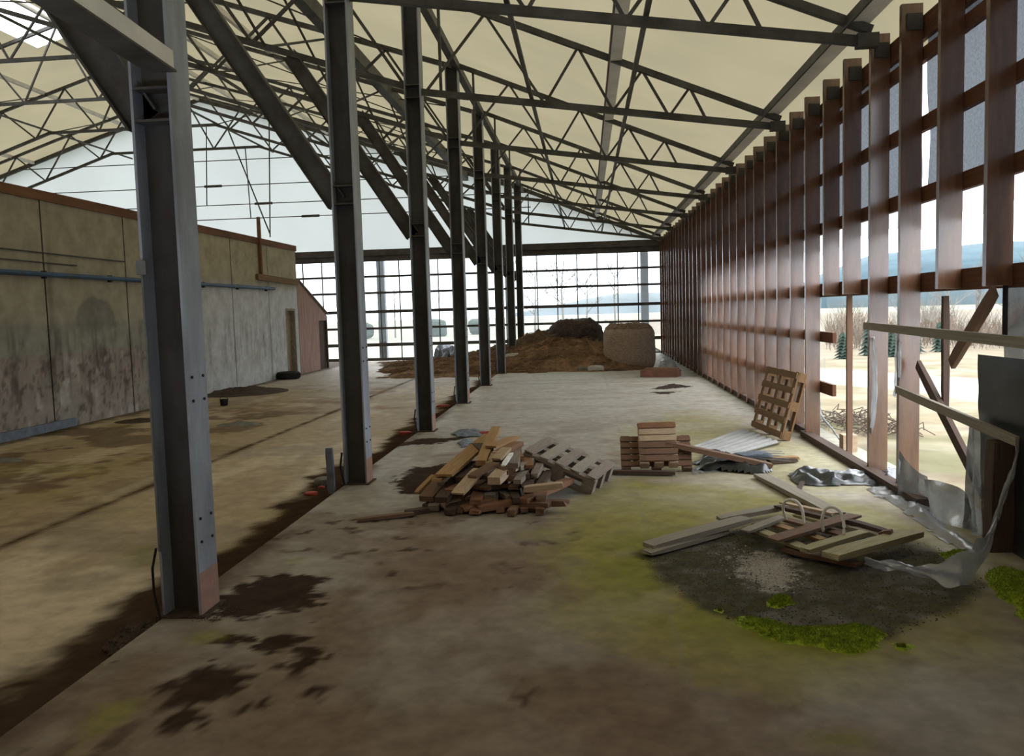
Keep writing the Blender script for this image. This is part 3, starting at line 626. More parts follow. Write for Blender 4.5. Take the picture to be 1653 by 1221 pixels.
drape('black_tarp',-1.4,6.35,-.02,1.34,XR+.05,'blackfilm','black tarp hanging low at the right edge beside the short dark post',.03)
drape('hanging_film',-1.4,6.42,.75,1.83,XR+.24,'film_grey','grey translucent film hanging above the black tarp at the right edge',.02,fr=40)
drape('silver_film',7.72,6.42,.0,.5,XR+.0,'film_grey','torn silver film draped between stud and short dark post along the sill',.07,fr=11,seed=3,ztop=lambda s:.40-.30*s+.10*s*s-.07*math.sin(s*6.3))
drape('silver_film',6.55,6.3,.0,.8,XR+.06,'film_grey','bunch of silver film against the short dark post',.03,fr=9,seed=5)
strip('film_band',[at(1395,908,'Z',.06),at(1450,915,'Z',.10),at(1510,925,'Z',.12),at(1560,915,'Z',.18),at(1592,880,'Y',5.45),at(1620,800,'Y',5.6),at(1642,730,'Y',5.8),at(1650,600,'Y',6.0)],lambda t:.05+.17*math.exp(-((t-.45)/.14)**2),'film','pale film band sweeping from the broken pallet up to the right edge','film',up=(.2,.3,1))

# ---------------------------------------------------------------- pallets
def pallet(name,label,L=1.2,Wd=.8,m='pallet_old',nd=6,mats=None,group=None,bw=.1):
    e=empty(name,label,'pallet',group=group)
    for i in range(nd):
        x=.05+(L-.1)*i/(nd-1); board('deck_board',(x-L/2,-Wd/2,.133),(x-L/2,Wd/2,.133),bw,.022,mats[i%len(mats)] if mats else m,e,chip=.01)
    for y in (-Wd/2+.05,0,Wd/2-.05):
        board('stringer_board',(-L/2,y,.111),(L/2,y,.111),.1,.022,m,e)
        board('bottom_board',(-L/2,y,.011),(L/2,y,.011),.1,.022,m,e)
        for x in (-L/2+.06,0,L/2-.06): MB().box(x-.06,x+.06,y-.05,y+.05,.022,.10).build('block',m,e)
    return e
def setm(e,org,ex,ey):
    ex=Vector(ex).normalized(); ez=ex.cross(Vector(ey)).normalized(); ey=ez.cross(ex)
    mw=Matrix((ex,ey,ez)).transposed().to_4x4(); mw.translation=Vector(org); e.matrix_world=mw; return e
# old grey pallet propped on the wood pile
p=pallet('wooden_pallet','old grey pallet tipped against the right end of the wood pile',.76,.66,'pallet_old',5,['pallet_old','wood_grey'])
a=at(912,797,'Z',.0); setm(p,(a.x+.0,a.y+.36,.12),(.92,-.28,-.34),(.30,.93,.05)); p.matrix_world=p.matrix_world@Matrix.Diagonal((1,1,1.35,1))
# leaning pallet
p=pallet('wooden_pallet','brown pallet leaning against the studs of the right wall',.88,1.18,'wood_lath',5,bw=.085)
setm(p,(2.60,11.42,.42),(.26,.03,.96),(-.12,1,0))
# pallet and crate group
p=pallet('wooden_pallet','dark brown pallet tipped up under the long brown plank',.40,.74,'wood_brown',5,bw=.058)
a=at(1060,762,'Z',0); setm(p,(a.x,a.y+.16,.13),(0,.62,.78),(-1,0,0))
p=pallet('wooden_pallet','smaller pallet with an orange top board resting on the dark brown one',.50,.40,'wood_pale',6,['wood_brown','wood_brown','wood_brown','wood_pale','wood_pale','wood_orange'],bw=.068)
setm(p,(a.x+.02,a.y+.12,.24),(0,.62,.78),(-1,.03,0))
for dx,zl,zh in ((-.22,.10,.33),(.22,.08,.26)): board('side_board',(a.x+dx,a.y-.05+zl*.7,zl),(a.x+dx,a.y-.05+zh*.7,zh),.06,.03,'wood_pale',p,up=(0,-.78,.62))
# broken pallet with hoops on the gravel
bp=empty('broken_pallet','broken weathered pallet lying on the dark gravel, with white hoops','pallet',at(1330,860,'Z',0))
def bb(x0,y0,x1,y1_,w,z,m='wood_moss',h=.022,z2=None): board('board',at(x0,y0,'Z',z),at(x1,y1_,'Z',z2 if z2 is not None else z),w,h,m,bp,chip=.012)
bb(1265,886,1388,912,.09,.04,'wood_brown',.03); bb(1209,851,1300,886,.09,.075); bb(1232,842,1330,872,.08,.075,'wood_gold'); bb(1256,836,1362,864,.08,.075,'wood_brown'); bb(1285,832,1392,858,.08,.075)
bb(1253,818,1340,838,.06,.10,'wood_dark',.03); bb(1262,812,1345,830,.05,.08,'wood_pale'); bb(1370,842,1437,862,.06,.12,'wood_dark',.04); bb(1373,853,1424,867,.05,.10,'wood_grey',.03)
bb(1246,872,1380,832,.115,.125,'wood_brown'); bb(1300,889,1396,860,.085,.115,'wood_moss',.035); bb(1340,898,1478,860,.135,.12,'wood_moss',.045); bb(1203,858,1262,836,.08,.115,'wood_grey')
board('board',at(1420,862,'Z',.13),at(1440,858,'Z',.16),.05,.03,'wood_brown',bp)
for x,y in ((1225,852),(1300,882),(1330,836),(1390,858),(1405,872),(1345,893)):
    c=at(x,y,'Z',.04); MB().box(c.x-.05,c.x+.05,c.y-.04,c.y+.04,0,.062).build('block','wood_dark',bp)
for pts,l in (([(1269,839),(1264,822),(1267,810),(1276,807),(1287,811),(1295,824),(1298,848)],'white hoop tube at the back of the broken pallet'),([(1329,858),(1327,838),(1333,822),(1345,819),(1357,828),(1362,846),(1362,864)],'white hoop tube at the front of the broken pallet')):
    y0_=at(pts[0][0],pts[0][1],'Z',.13).y; y1_=at(pts[-1][0],pts[-1][1],'Z',.13).y; n=len(pts)
    P=[at(x,y,'Y',y0_+(y1_-y0_)*i/(n-1)) for i,(x,y) in enumerate(pts)]
    Q=[]
    for i in range(n-1):
        for j in range(4):
            t=j/4;a0,a1,a2,a3=P[max(i-1,0)],P[i],P[i+1],P[min(i+2,n-1)]
            Q.append(.5*((2*a1)+(a2-a0)*t+(2*a0-5*a1+4*a2-a3)*t*t+(3*a1-a0-3*a2+a3)*t*t*t))
    Q.append(P[-1]); tag(MB().tube(Q,.011,8).build('hoop_tube','whitetube',smooth=True),l,'tube')

# ---------------------------------------------------------------- loose planks on the right
def pk(x0,y0,z0,x1,y1_,z1,w,h,m,label,name='plank',cat='plank',**k): return tag(board(name,at(x0,y0,'Z',z0),at(x1,y1_,'Z',z1),w,h,m,chip=.01,**k),label,cat)
pk(1046,882,.05,1205,838,.09,.13,.04,'wood_grey','pale grey plank left of the broken pallet, upper of the pair')
pk(1044,893,.03,1170,858,.03,.10,.03,'wood_grey','grey plank under the pale plank left of the broken pallet')
pk(1160,838,.05,1268,818,.08,.10,.035,'wood_grey','grey plank reaching the back corner of the broken pallet')
pk(1076,716,.30,1246,752,.06,.12,.05,'wood_brown','long brown plank running down from the small pallets')
pk(1226,767,.03,1352,831,.04,.14,.04,'wood_grey','long flat grey board leading towards the white hoops')
pk(1148,744,.04,1288,739,.04,.10,.035,'wood_gold','yellowish plank behind the long brown plank')
pk(1240,745,.03,1284,742,.03,.12,.04,'wood_dark','short dark plank end beside the yellowish plank')
pk(985,762,.03,1090,764,.03,.08,.04,'wood_dark','dark timber strip along the foot of the small pallets')
pk(1285,800,.02,1300,770,.02,.04,.02,'wood_dark','thin dark lath near the black film')
g=empty('corrugated_sheet','light grey ribbed sheet lying flat behind the long brown plank','sheet',at(1170,715,'Z',0))
q=[at(1108,726,'Z',.02),at(1198,693,'Z',.02),at(1262,716,'Z',.02),at(1180,738,'Z',.02)]
V=[];nn_=60
for i in range(nn_+1):
    s=i/nn_
    for t in (0,.33,.66,1): 
        v=(q[0]*(1-s)+q[3]*s)*(1-t)+(q[1]*(1-s)+q[2]*s)*t; v.z=.025+.018*math.sin(s*nn_*.75); V.append(v)
mesh('ribbed_panel',V,[(i*4+j,i*4+j+1,(i+1)*4+j+1,(i+1)*4+j) for i in range(nn_) for j in range(3)],'galv_dull',g)
g=empty('wire_bundle','blue grey bundle of wire mesh on the ribbed sheet','mesh bundle',at(1215,735,'Z',0))
for i in range(5): 
    pz=.05+.022*i; board('panel',at(1180+i*3,740-i*1.5,'Z',pz),at(1240-i,736-i*1.5,'Z',pz),.30-.03*i,.015,'bluegrey',g)
for i in range(5): MB().tube([at(1222,728+i*3,'Z',.12-.01*i),at(1262+i*4,729+i*4,'Z',.05)],.006,6).build('wire','greybox',g)

# black plastic
def crumple(name,poly,z,hgt,m,label,sc=9,seed=0,cell=.03,cat='film'):
    P=wpoly(poly,0); xs=[p[0] for p in P]; ys_=[p[1] for p in P]
    X,Y=np.meshgrid(np.arange(min(xs)-.05,max(xs)+.05,cell),np.arange(min(ys_)-.05,max(ys_)+.05,cell)); d=sdpoly(X,Y,P)+(fbm(X*5+seed,Y*5)-.5)*.12
    r1=1-np.abs(2*fbm(X*sc*.45+seed,Y*sc*.45,3)-1)*2.4; Z=z+hgt*np.clip(.25+.75*r1,0,1)*sstep(.0,-.12,d)+.5*hgt*(fbm(X*sc,Y*sc)-.4)*sstep(0,-.1,d)
    Z=np.maximum(Z,.006); ok=d<0; ny_,nx_=X.shape; idx=-np.ones(X.shape,int); idx[ok]=np.arange(ok.sum())
    V=np.stack([X[ok],Y[ok],Z[ok]],-1).tolist(); a=idx[:-1,:-1];b_=idx[:-1,1:];c=idx[1:,1:];e=idx[1:,:-1]; k=(a>=0)&(b_>=0)&(c>=0)&(e>=0)
    Fc=np.stack([a[k],b_[k],c[k],e[k]],-1).tolist(); return tag(mesh(name,V,Fc,m,smooth=True),label,cat)
crumple('black_film',[(1118,748),(1140,733),(1190,745),(1235,752),(1255,762),(1235,768),(1160,764),(1125,762)],.01,.10,'blackfilm','crumpled black film under the long brown plank',seed=1)
crumple('black_film',[(1270,768),(1300,760),(1340,768),(1400,764),(1450,756),(1462,778),(1440,792),(1390,784),(1320,788),(1285,784)],.01,.08,'blackfilm','crumpled black film by the opening in the right wall',seed=4)
crumple('clear_film',[(1115,755),(1150,748),(1160,762),(1118,768)],.005,.05,'film','small white film scrap beside the small pallets',seed=8)
crumple('clear_film',[(1395,790),(1440,786),(1500,820),(1540,860),(1590,890),(1575,900),(1510,868),(1450,822)],.005,.05,'film','pale wet film scrap along the floor under the silver film',seed=12)
tag(MB().box(2.97,3.13,10.0,10.16,.0,.19).build('stone_block','wood_pale'),'pale square block on the sill right of the leaning pallet','block')
# gravel and moss
def scatter(name,poly,n,r0,r1,m,label,cat,flat=.6,z=0):
    P=wpoly(poly,0); xs=[p[0] for p in P]; ys_=[p[1] for p in P]; mb=MB(); c=0
    X=rng.uniform(min(xs),max(xs),n*4); Y=rng.uniform(min(ys_),max(ys_),n*4); d=sdpoly(X,Y,P)
    oc=[(1,0,0),(0,1,0),(-1,0,0),(0,-1,0),(0,0,1),(0,0,-1)]; of=[(0,1,4),(1,2,4),(2,3,4),(3,0,4),(1,0,5),(2,1,5),(3,2,5),(0,3,5)]
    for x,y,dd in zip(X,Y,d):
        if dd<0 and random.random()<.35+min(1,-dd*3):
            r=random.uniform(r0,r1)*random.uniform(.5,1); a=random.random()*6.3; ca,sa=math.cos(a),math.sin(a); e=random.uniform(.6,1.2)
            mb.add([(x+r*(v[0]*ca*e-v[1]*sa),y+r*(v[0]*sa*e+v[1]*ca),z+r*flat*(v[2]+.5)) for v in oc],of); c+=1
            if c>=n: break
    return tag(mb.build(name,m),label,cat,kind='stuff')
scatter('gravel',GR,5200,.003,.009,'gravel_dark','dark gravel spread over the round patch at the right','gravel')
scatter('pale_gravel',PALE,900,.004,.012,'gravel_pale','pale gravel spill in front of the broken pallet','gravel')
scatter('pale_gravel',[(1150,890),(1200,880),(1310,930),(1290,960),(1200,955),(1160,930)],350,.003,.010,'gravel_pale','scattered pale pebbles around the gravel spill','gravel')
def mossy(poly,n,label,h=.03):
    P=wpoly(poly,0); xs=[p[0] for p in P]; ys_=[p[1] for p in P]; mb=MB()
    cell=.018; X,Y=np.meshgrid(np.arange(min(xs)-.05,max(xs)+.05,cell),np.arange(min(ys_)-.05,max(ys_)+.05,cell)); d=sdpoly(X,Y,P)+(fbm(X*7,Y*7)-.5)*.14
    Z=h*sstep(.0,-.1,d)*(.5+.7*fbm(X*12,Y*12))-.002; ok=d<.01; idx=-np.ones(X.shape,int); idx[ok]=np.arange(ok.sum())
    V=np.stack([X[ok],Y[ok],Z[ok]],-1).tolist(); a=idx[:-1,:-1];b_=idx[:-1,1:];c=idx[1:,1:];e=idx[1:,:-1]; k=(a>=0)&(b_>=0)&(c>=0)&(e>=0)
    mb.add(V,np.stack([a[k],b_[k],c[k],e[k]],-1).tolist())
    kk=0
    pts=[v for v in V if v[2]>.004]
    for _ in range(n):
        v=random.choice(pts); x=v[0]+random.uniform(-.01,.01); y=v[1]+random.uniform(-.01,.01); z=v[2]-.002
        a_=random.random()*6.3; hh=random.uniform(.006,.02); w=random.uniform(.0015,.003); tx,ty=random.uniform(-.008,.008),random.uniform(-.008,.008)
        mb.add([(x-w*math.cos(a_),y-w*math.sin(a_),z),(x+w*math.cos(a_),y+w*math.sin(a_),z),(x+tx,y+ty,z+hh)],[(0,1,2)])
    tag(mb.build('moss',"moss"),label,'moss',kind='stuff')
mossy([(1183,998),(1215,993),(1260,1008),(1330,1012),(1385,1010),(1430,1025),(1425,1048),(1370,1057),(1300,1046),(1230,1030),(1190,1012)],7000,'long bright green moss strip at the near edge of the gravel patch',.035)
mossy([(1232,968),(1250,960),(1280,965),(1284,976),(1260,985),(1236,980)],1500,'small round green moss cushion on the gravel patch')
mossy([(1515,895),(1545,888),(1575,893),(1560,904),(1525,907)],900,'bright moss tuft beside the pale film band')
mossy([(1575,930),(1610,915),(1700,930),(1720,1010),(1660,1005),(1600,960)],4500,'dark green moss bed at the right edge beside the black tarp',.04)
mossy([(1425,1036),(1470,1040),(1495,1046),(1450,1050)],500,'thin moss trail at the right end of the moss strip',.015)
mossy([(1145,985),(1165,980),(1185,992),(1160,996)],350,'tiny moss patch left of the moss strip',.015)

# ---------------------------------------------------------------- wood pile
PG='planks of the wood pile'
def wp(x0,y0,z0,x1,y1_,z1,w,h,m,label): return tag(board('plank',at(x0,y0,'Z',z0),at(x1,y1_,'Z',z1),w,h,m,chip=.005),label,'plank',PG)
wp(716,768,.30,793,702,.42,.17,.03,'wood_gold','broad golden plank lying over the left of the wood pile')
wp(704,776,.26,748,738,.32,.10,.03,'wood_gold','yellow plank under the broad golden plank, left of the wood pile')
wp(739,797,.20,774,758,.33,.13,.025,'wood_pale','short pale plank jutting out at the front of the wood pile')
wp(776,748,.36,801,692,.50,.10,.06,'wood_gold','golden plank steeply propped at the top of the wood pile')
wp(672,796,.13,700,768,.20,.045,.03,'wood_gold','thin yellow lath at the left end of the wood pile')
wp(688,806,.10,745,742,.24,.14,.06,'wood_brown','broad brown plank at the left end of the wood pile')
wp(712,808,.13,760,748,.25,.12,.06,'wood_dark','dark plank between the brown and the pale planks of the wood pile')
wp(792,722,.45,832,706,.45,.12,.03,'wood_gold','golden offcut lying crosswise on top of the wood pile')
wp(800,735,.40,838,716,.42,.11,.05,'wood_orange','orange brown offcut on the top of the wood pile')
wp(801,742,.38,818,724,.44,.10,.03,'wood_pale','pale pink offcut standing out below the orange one')
wp(806,760,.30,840,737,.33,.10,.03,'wood_brown','brown offcut in the middle of the wood pile')
wp(788,752,.33,800,730,.42,.05,.03,'wood_pale','small pale stick leaning in the wood pile')
wp(797,777,.28,822,752,.30,.12,.07,'wood_pale','pale topped beam end in the middle of the wood pile')
wp(828,760,.30,842,745,.31,.06,.03,'wood_pale','white ended lath at the right of the wood pile')
wp(852,800,.12,885,770,.14,.08,.03,'wood_pale','pale edged board at the right front of the wood pile')
wp(860,790,.16,880,774,.17,.05,.03,'wood_grey','grey lath at the right front of the wood pile')
wp(812,752,.42,826,732,.44,.04,.02,'whitetube','thin white strip near the top of the wood pile')
wp(762,770,.30,800,748,.36,.10,.03,'wood_brown','brown board under the propped golden plank')
wp(576,840,.02,668,829,.03,.06,.03,'wood_brown','long thin stick on the floor left of the wood pile')
wp(655,829,.02,690,824,.02,.09,.05,'wood_dark','dark flat offcut at the left foot of the wood pile')
# body of the pile: layers of offcuts with their ends to the camera
mats=['wood_brown','wood_dark','wood_brown','wood_orange','wood_grey','wood_dark','pallet_old']
layers=[(0.035,680,882,829,15,.07),(.105,690,880,811,14,.07),(.175,705,874,795,12,.065),(.24,735,866,781,10,.06),(.30,765,858,768,7,.06),(.355,785,846,754,5,.06)]
for li,(z,xa,xb,yy_,n,h) in enumerate(layers):
    for i in range(n):
        x=xa+(xb-xa)*(i+random.uniform(.2,.8))/n; y0_=yy_-random.uniform(0,14)-(6 if x<720 else 0)
        a=at(x,y0_,'Z',z); L=random.uniform(.45,.85); an=math.radians(random.gauss(10 if x<790 else -3,11))
        w=random.uniform(.07,.12)
        b_=Vector((a.x+L*math.sin(an),a.y+L*math.cos(an),z+random.uniform(-.005,.03)))
        tag(board('offcut',a,b_,w,h*random.uniform(.55,.98),random.choice(mats),chip=.012),'dark squared timber offcut packed end-on in the lower layers of the wood pile','offcut','offcuts packed in the wood pile')
for i,(x,y,z) in enumerate(((715,816,.05),(745,822,.05),(772,822,.05),(845,790,.2),(830,815,.05),(858,812,.06))):
    a=at(x,y,'Z',z); an=random.uniform(.8,2.2); tag(board('offcut',a,(a.x+.35*math.sin(an),a.y+.35*math.cos(an),z+.03),.09,.05,random.choice(['wood_pale','wood_brown','wood_orange']),chip=.01),'loose short offcut lying crosswise at the front of the wood pile','offcut','crosswise offcuts at the front of the wood pile')
crumple('blue_rag',[(725,700),(760,696),(790,698),(780,706),(740,707)],.01,.06,'bluegrey','blue and grey rag lying behind the wood pile',seed=3,cat='rag')
crumple('blue_rag',[(735,715),(765,708),(760,722),(742,724)],.01,.05,'bluegrey','small blue rag beside the golden planks',seed=6,cat='rag')
pk(765,700,.03,800,698,.03,.08,.04,'red','short dull red board behind the wood pile')

# ---------------------------------------------------------------- small things along the kerb and in the hall
def rock(name,c,r,m,label,cat,sq=(1,1,.6),seed=0):
    bm=bmesh.new(); bmesh.ops.create_icosphere(bm,subdivisions=3,radius=1); rs=random.Random(seed)
    k=[Vector((rs.uniform(-1,1),rs.uniform(-1,1),rs.uniform(-1,1))) for _ in range(7)]
    for v in bm.verts:
        n=v.co.normalized(); d=1-.22*max(0,max(n.dot(q.normalized()) for q in k)-.75)*3+.04*math.sin(n.x*9+seed)*math.cos(n.y*8)
        s=1.25; n2=Vector([math.copysign(abs(t)**.6,t) for t in n])
        v.co=Vector((n2.x*sq[0],n2.y*sq[1],n2.z*sq[2]))*r*d
    me=bpy.data.meshes.new(name); bm.to_mesh(me); bm.free(); o=link(name,me,m); o.location=(c[0],c[1],c[2]+r*sq[2]*.85); return tag(o,label,cat)
rock('stone',at(524,785,'Z',ZL),.10,'stone','mossy grey stone at the foot of the second steel column','stone',(1.1,.8,.55),1)
rock('red_scrap',at(503,800,'Z',ZL),.055,'red','red scrap lying in the dirt left of the second steel column','scrap',(1.3,.8,.4),2)
rock('red_scrap',at(519,790,'Z',ZL),.04,'red','smaller red scrap under the mossy stone','scrap',(1.,.8,.5),3)
rock('red_scrap',at(655,702,'Z',ZL),.07,'red','red scrap left of the third steel column','scrap',(1.5,.8,.4),4)
rock('red_scrap',at(716,658,'Z',ZL),.09,'red','red scrap left of the fourth steel column','scrap',(1.6,.8,.35),5)
tag(board('batten',(-2.62,8.22,-.08),(-2.63,8.22,.42),.07,.05,'bluegrey',up=(0,1,0)),'short dark upright batten against the second steel column','batten')
m_=at(230,1000,'Z',ZL)
scatter('dirt_clods',[(165,1030),(190,1000),(255,985),(262,995),(230,1015),(180,1045)],380,.008,.03,'dirt','dark dirt clods in the kerb channel beside the nearest column','dirt',z=ZL+.02)
scatter('dirt_clods',[(300,1003),(345,990),(370,975),(395,985),(345,1008)],120,.004,.012,'dirt','crumbs of dark dirt at the foot of the nearest column','dirt')
# tyre, bucket
c=at(466,612,'Z',ZL); ty=empty('tyre','black tyre lying in front of the brown door of the concrete wall','tyre',(c.x,c.y,ZL))
V=[];Fc=[];n=40;k=12
for i in range(n):
    a=i*2*math.pi/n
    for j in range(k):
        b_=j*2*math.pi/k; rr=.27+.075*math.copysign(abs(math.cos(b_))**.7,math.cos(b_)); V.append((c.x+rr*math.cos(a),c.y+rr*math.sin(a),ZL+.11+.11*math.copysign(abs(math.sin(b_))**.7,math.sin(b_))))
Fc=[(i*k+j,((i+1)%n)*k+j,((i+1)%n)*k+(j+1)%k,i*k+(j+1)%k) for i in range(n) for j in range(k)]
mesh('tyre_carcass',V,Fc,'rubber',ty,True)
m=MB()
for i in range(n): a=i*2*math.pi/n; m.beam((c.x+.347*math.cos(a),c.y+.347*math.sin(a),ZL+.05),(c.x+.347*math.cos(a+.05),c.y+.347*math.sin(a+.05),ZL+.17),.015,.012)
m.build('tread','rubber',ty)
c=at(362,655,'Z',ZL); e=empty('bucket','small black bucket standing in the dirt behind the nearest column','bucket',(c.x,c.y,ZL))
m=MB(); m.tube([(c.x,c.y,ZL),(c.x,c.y,ZL+.01),(c.x,c.y,ZL+.13),(c.x,c.y,ZL+.14)],[.065,.075,.09,.092],20); m.build('body','black',e,True)
MB().tube([(c.x+.092*math.cos(t),c.y,ZL+.14+.05*math.sin(t)) for t in [i*math.pi/10 for i in range(11)]],.005,6).build('handle','black',e)
def heap(name,px,py,z,rx,ry,h,m,label,cat,seed=0,cell=.05):
    c=at(px,py,'Z',z); X,Y=np.meshgrid(np.arange(-rx,rx+cell,cell),np.arange(-ry,ry+cell,cell)); d=np.sqrt((X/rx)**2+(Y/ry)**2)
    Z=z+h*np.clip(1-d,0,1)**.8*(.4+1.1*fbm(X*6+seed,Y*6+seed))-.01; ny_,nx_=X.shape; V=np.stack([X+c.x,Y+c.y,Z],-1).reshape(-1,3).tolist()
    i=np.arange(nx_*ny_).reshape(ny_,nx_); return tag(mesh(name,V,np.stack([i[:-1,:-1],i[:-1,1:],i[1:,1:],i[1:,:-1]],-1).reshape(-1,4).tolist(),m,smooth=True),label,cat)
heap('dirt_heap',385,686,ZL,.42,.3,.08,'stone','low grey dirt heap beyond the nearest column','heap',2)
heap('dirt_heap',395,634,ZL,1.1,1.2,.16,'dirt','low brown dirt heap along the foot of the concrete wall','heap',5)
heap('dirt_heap',225,680,ZL,.5,.4,.06,'dirt','low dirt heap seen left of the nearest column','heap',9)
heap('dirt_heap',5,745,ZL,.3,.2,.08,'stone','small grey lump at the left edge of the hall floor','heap',11)

# ---------------------------------------------------------------- hay
def hayz(X,Y):
    g=lambda x,y,rx,ry,h:h*np.exp(-(((X-x)/rx)**2+((Y-y)/ry)**2)**1.3)
    Z=g(-.4,28.3,1.9,2.9,.66)+g(-2.4,29,1.6,2.2,.50)+g(-.9,25.5,1.6,1.5,.32)+g(-4.8,28,1.8,2.4,.20)+g(.7,24.9,.9,.9,.16)+g(-3.6,25.9,1.3,1.5,.16)
    e=sstep(23.1,24.2,Y+(fbm(X*1.2,Y*1.2)-.5)*1.2)*sstep(1.9,1.2,X+(fbm(X*2,Y*2)-.5)*.5)*sstep(-6.9,-5.6,X+(fbm(X*1.5,Y*1.5+5)-.5)*1.2+(Y-26)*.25)
    base=np.where(X>XE,0,ZL)
    return (Z+.07)*e*(.72+.56*fbm(X*2.5,Y*2.5,5))+.12*(fbm(X*7,Y*7,4)-.5)*e+base-.03+.02*e
def haycol(X,Y):
    C=np.ones(X.shape+(3,))*np.array([.15,.10,.062]); n=fbm(X*3,Y*3,5)
    C=lerp(C,(.23,.155,.095),sstep(.45,.62,n)); C=lerp(C,(.085,.055,.04),sstep(.5,.66,fbm(X*1.5+8,Y*1.5,5))*.8); C=lerp(C,(.10,.075,.06),sstep(26.6,27.6,Y)*.75); return C
hy=colgrid('hay_heap',np.arange(-8.6,2.0,.06),np.arange(22.9,31.9,.06),hayz,haycol,'hay'); tag(hy,'loose brown hay spread in a heap before the far end wall','hay',kind='stuff')
mb=MB()
for _ in range(5000):
    x=random.uniform(-7.5,1.6); y=random.uniform(23.4,29.5); z=float(hayz(np.array([x]),np.array([y]))[0])
    if z<.03: continue
    a=random.random()*6.3; L=random.uniform(.08,.22); w=.006; dz=random.uniform(-.01,.06)
    p=Vector((x,y,z)); q=p+Vector((math.cos(a)*L,math.sin(a)*L,dz)); mb.add([p,q,q+Vector((0,0,w)),p+Vector((0,0,w*1.5))],[(0,1,2,3)])
tag(mb.build('hay_strands','hay'),'loose straw strands lying on the brown hay heap','hay',kind='stuff')
a=hy.data.color_attributes['Col']; st=bpy.data.objects['hay_strands'].data; ca=st.color_attributes.new('Col','FLOAT_COLOR','POINT'); ca.data.foreach_set('color',np.tile(np.array([.30,.21,.12,1],np.float32),len(st.vertices)))
def bale(name,c,r,h,m,label,seed,lump=.04,top=.0,par=None,nz=16,n=64,sag=.0):
    e=empty(name,label,'hay bale',c)
    V=[];Fc=[]
    for j in range(nz+1):
        t=j/nz
        for i in range(n):
            a=i*2*math.pi/n; nn=float(fbm(np.array([math.cos(a)*3+seed+9]),np.array([math.sin(a)*3+t*4]),4)[0])-.5
            rr=r*(1-.10*(abs(t-.5)*2)**6-sag*t*t)+lump*2*nn
            V.append((c[0]+rr*math.cos(a),c[1]+rr*math.sin(a),c[2]+h*t+top*(float(fbm(np.array([math.cos(a)*2+seed]),np.array([math.sin(a)*2.]),3)[0])-.5)*t))
    for j in range(nz):
        for i in range(n): Fc.append((j*n+i,j*n+(i+1)%n,(j+1)*n+(i+1)%n,(j+1)*n+i))
    mesh('side',V,Fc,m,e,True)
    V2=V[nz*n:]; rings=6; W2=[];F2=[]
    cz=c[2]+h
    for q in range(rings+1):
        s=1-q/rings
        for i in range(n):
            v=V2[i]; nn=float(fbm(np.array([v[0]*5*s+seed]),np.array([v[1]*5*s]),4)[0])-.5
            W2.append((c[0]+(v[0]-c[0])*s*(1.03 if q==0 else 1),c[1]+(v[1]-c[1])*s*(1.03 if q==0 else 1),v[2]*s+(1-s)*cz+.05+.16*nn*(s<1)+(.06 if q else -.05)))
    for q in range(rings):
        for i in range(n): F2.append((q*n+i,q*n+(i+1)%n,(q+1)*n+(i+1)%n,(q+1)*n+i))
    mesh('top',W2,F2,'bale_dark' if m=='bale_dark' else 'hay_top',e,True)
    return e
mat('hay_top',(.26,.18,.12),(.11,.075,.055),12,.95,0,bump=.8)
bl=at(1019,588,'Z',0); bale('round_bale',(1.26,24.9,0),.76,1.17,'bale','pale round bale standing upright beside the brown hay heap',1,.03,.10)
bale('old_bale',(-.36,28.5,.46),.98,.84,'bale_dark','dark rotting bale slumped on top of the brown hay heap',4,.10,.25,sag=.16)
crumple('blue_tarp',[(698,585),(705,574),(730,572),(740,583),(720,590)],.05,.45,'bluegrey','dark blue tarp bundle left of the hay heap',seed=2,cell=.08,sc=3,cat='tarp')
rock('white_rubble',(-2.2,25.6,.2),.22,'gravel_pale','pale rubble lump at the left edge of the hay heap','rubble',(1.5,.8,.7),7)
rock('white_rubble',(.25,23.6,.0),.15,'gravel_pale','pale lump at the front foot of the hay heap','rubble',(1.6,.8,.6),8)
rock('white_rubble',(-.1,23.7,.0),.13,'stone','grey lump beside the pale lump at the foot of the hay','rubble',(1.4,.8,.5),9)
crumple('white_debris',[(1062,596),(1066,580),(1085,582),(1096,596)],.02,.14,'film','white crumpled film between the round bale and the timber wall',seed=5,cell=.06,sc=5)
e=empty('brick_slab','reddish flat slab lying on the floor before the round bale','slab',(at(1067,610,'Z',0).x,22.6,0))
a=at(1037,609,'Z',0); b_=at(1098,609,'Z',0); board('slab',(a.x,a.y+.15,.09),(b_.x,b_.y+.15,.09),.45,.17,'brick',e); board('top_board',(a.x+.1,a.y+.2,.20),(b_.x-.02,b_.y+.2,.20),.2,.04,'wood_orange',e)

# ---------------------------------------------------------------- outside
def flat(name,pts,z,m,kind='structure'):
    o=mesh(name,[(x,y,z) for x,y in pts],[tuple(range(len(pts)))],m); o['kind']=kind; return o
def groundcol(X,Y):
    n=fbm(X*.9,Y*.9,5); C=np.ones(X.shape+(3,))*np.array([.44,.37,.23])
    C=lerp(C,(.52,.47,.33),sstep(.45,.6,n)); C=lerp(C,(.22,.23,.09),sstep(.52,.68,fbm(X*.5+4,Y*.5+2,5))*.7); C=lerp(C,(.30,.22,.15),sstep(.55,.66,fbm(X*1.7+1,Y*1.7))*.6)
    C=lerp(C,(.40,.34,.25),sstep(24,40,Y+X*.3))
    P=[tuple(at(x,y,'Z',-.2)[:2]) for x,y in ((1250,590),(1350,596),(1500,605),(1653,618),(1900,640),(1900,730),(1653,658),(1500,634),(1350,618),(1250,606))]
    d=sdpoly(X,Y,P); C=lerp(C,(.62,.61,.60),sstep(.25,-.25,d+(n-.5)*.6)); return C
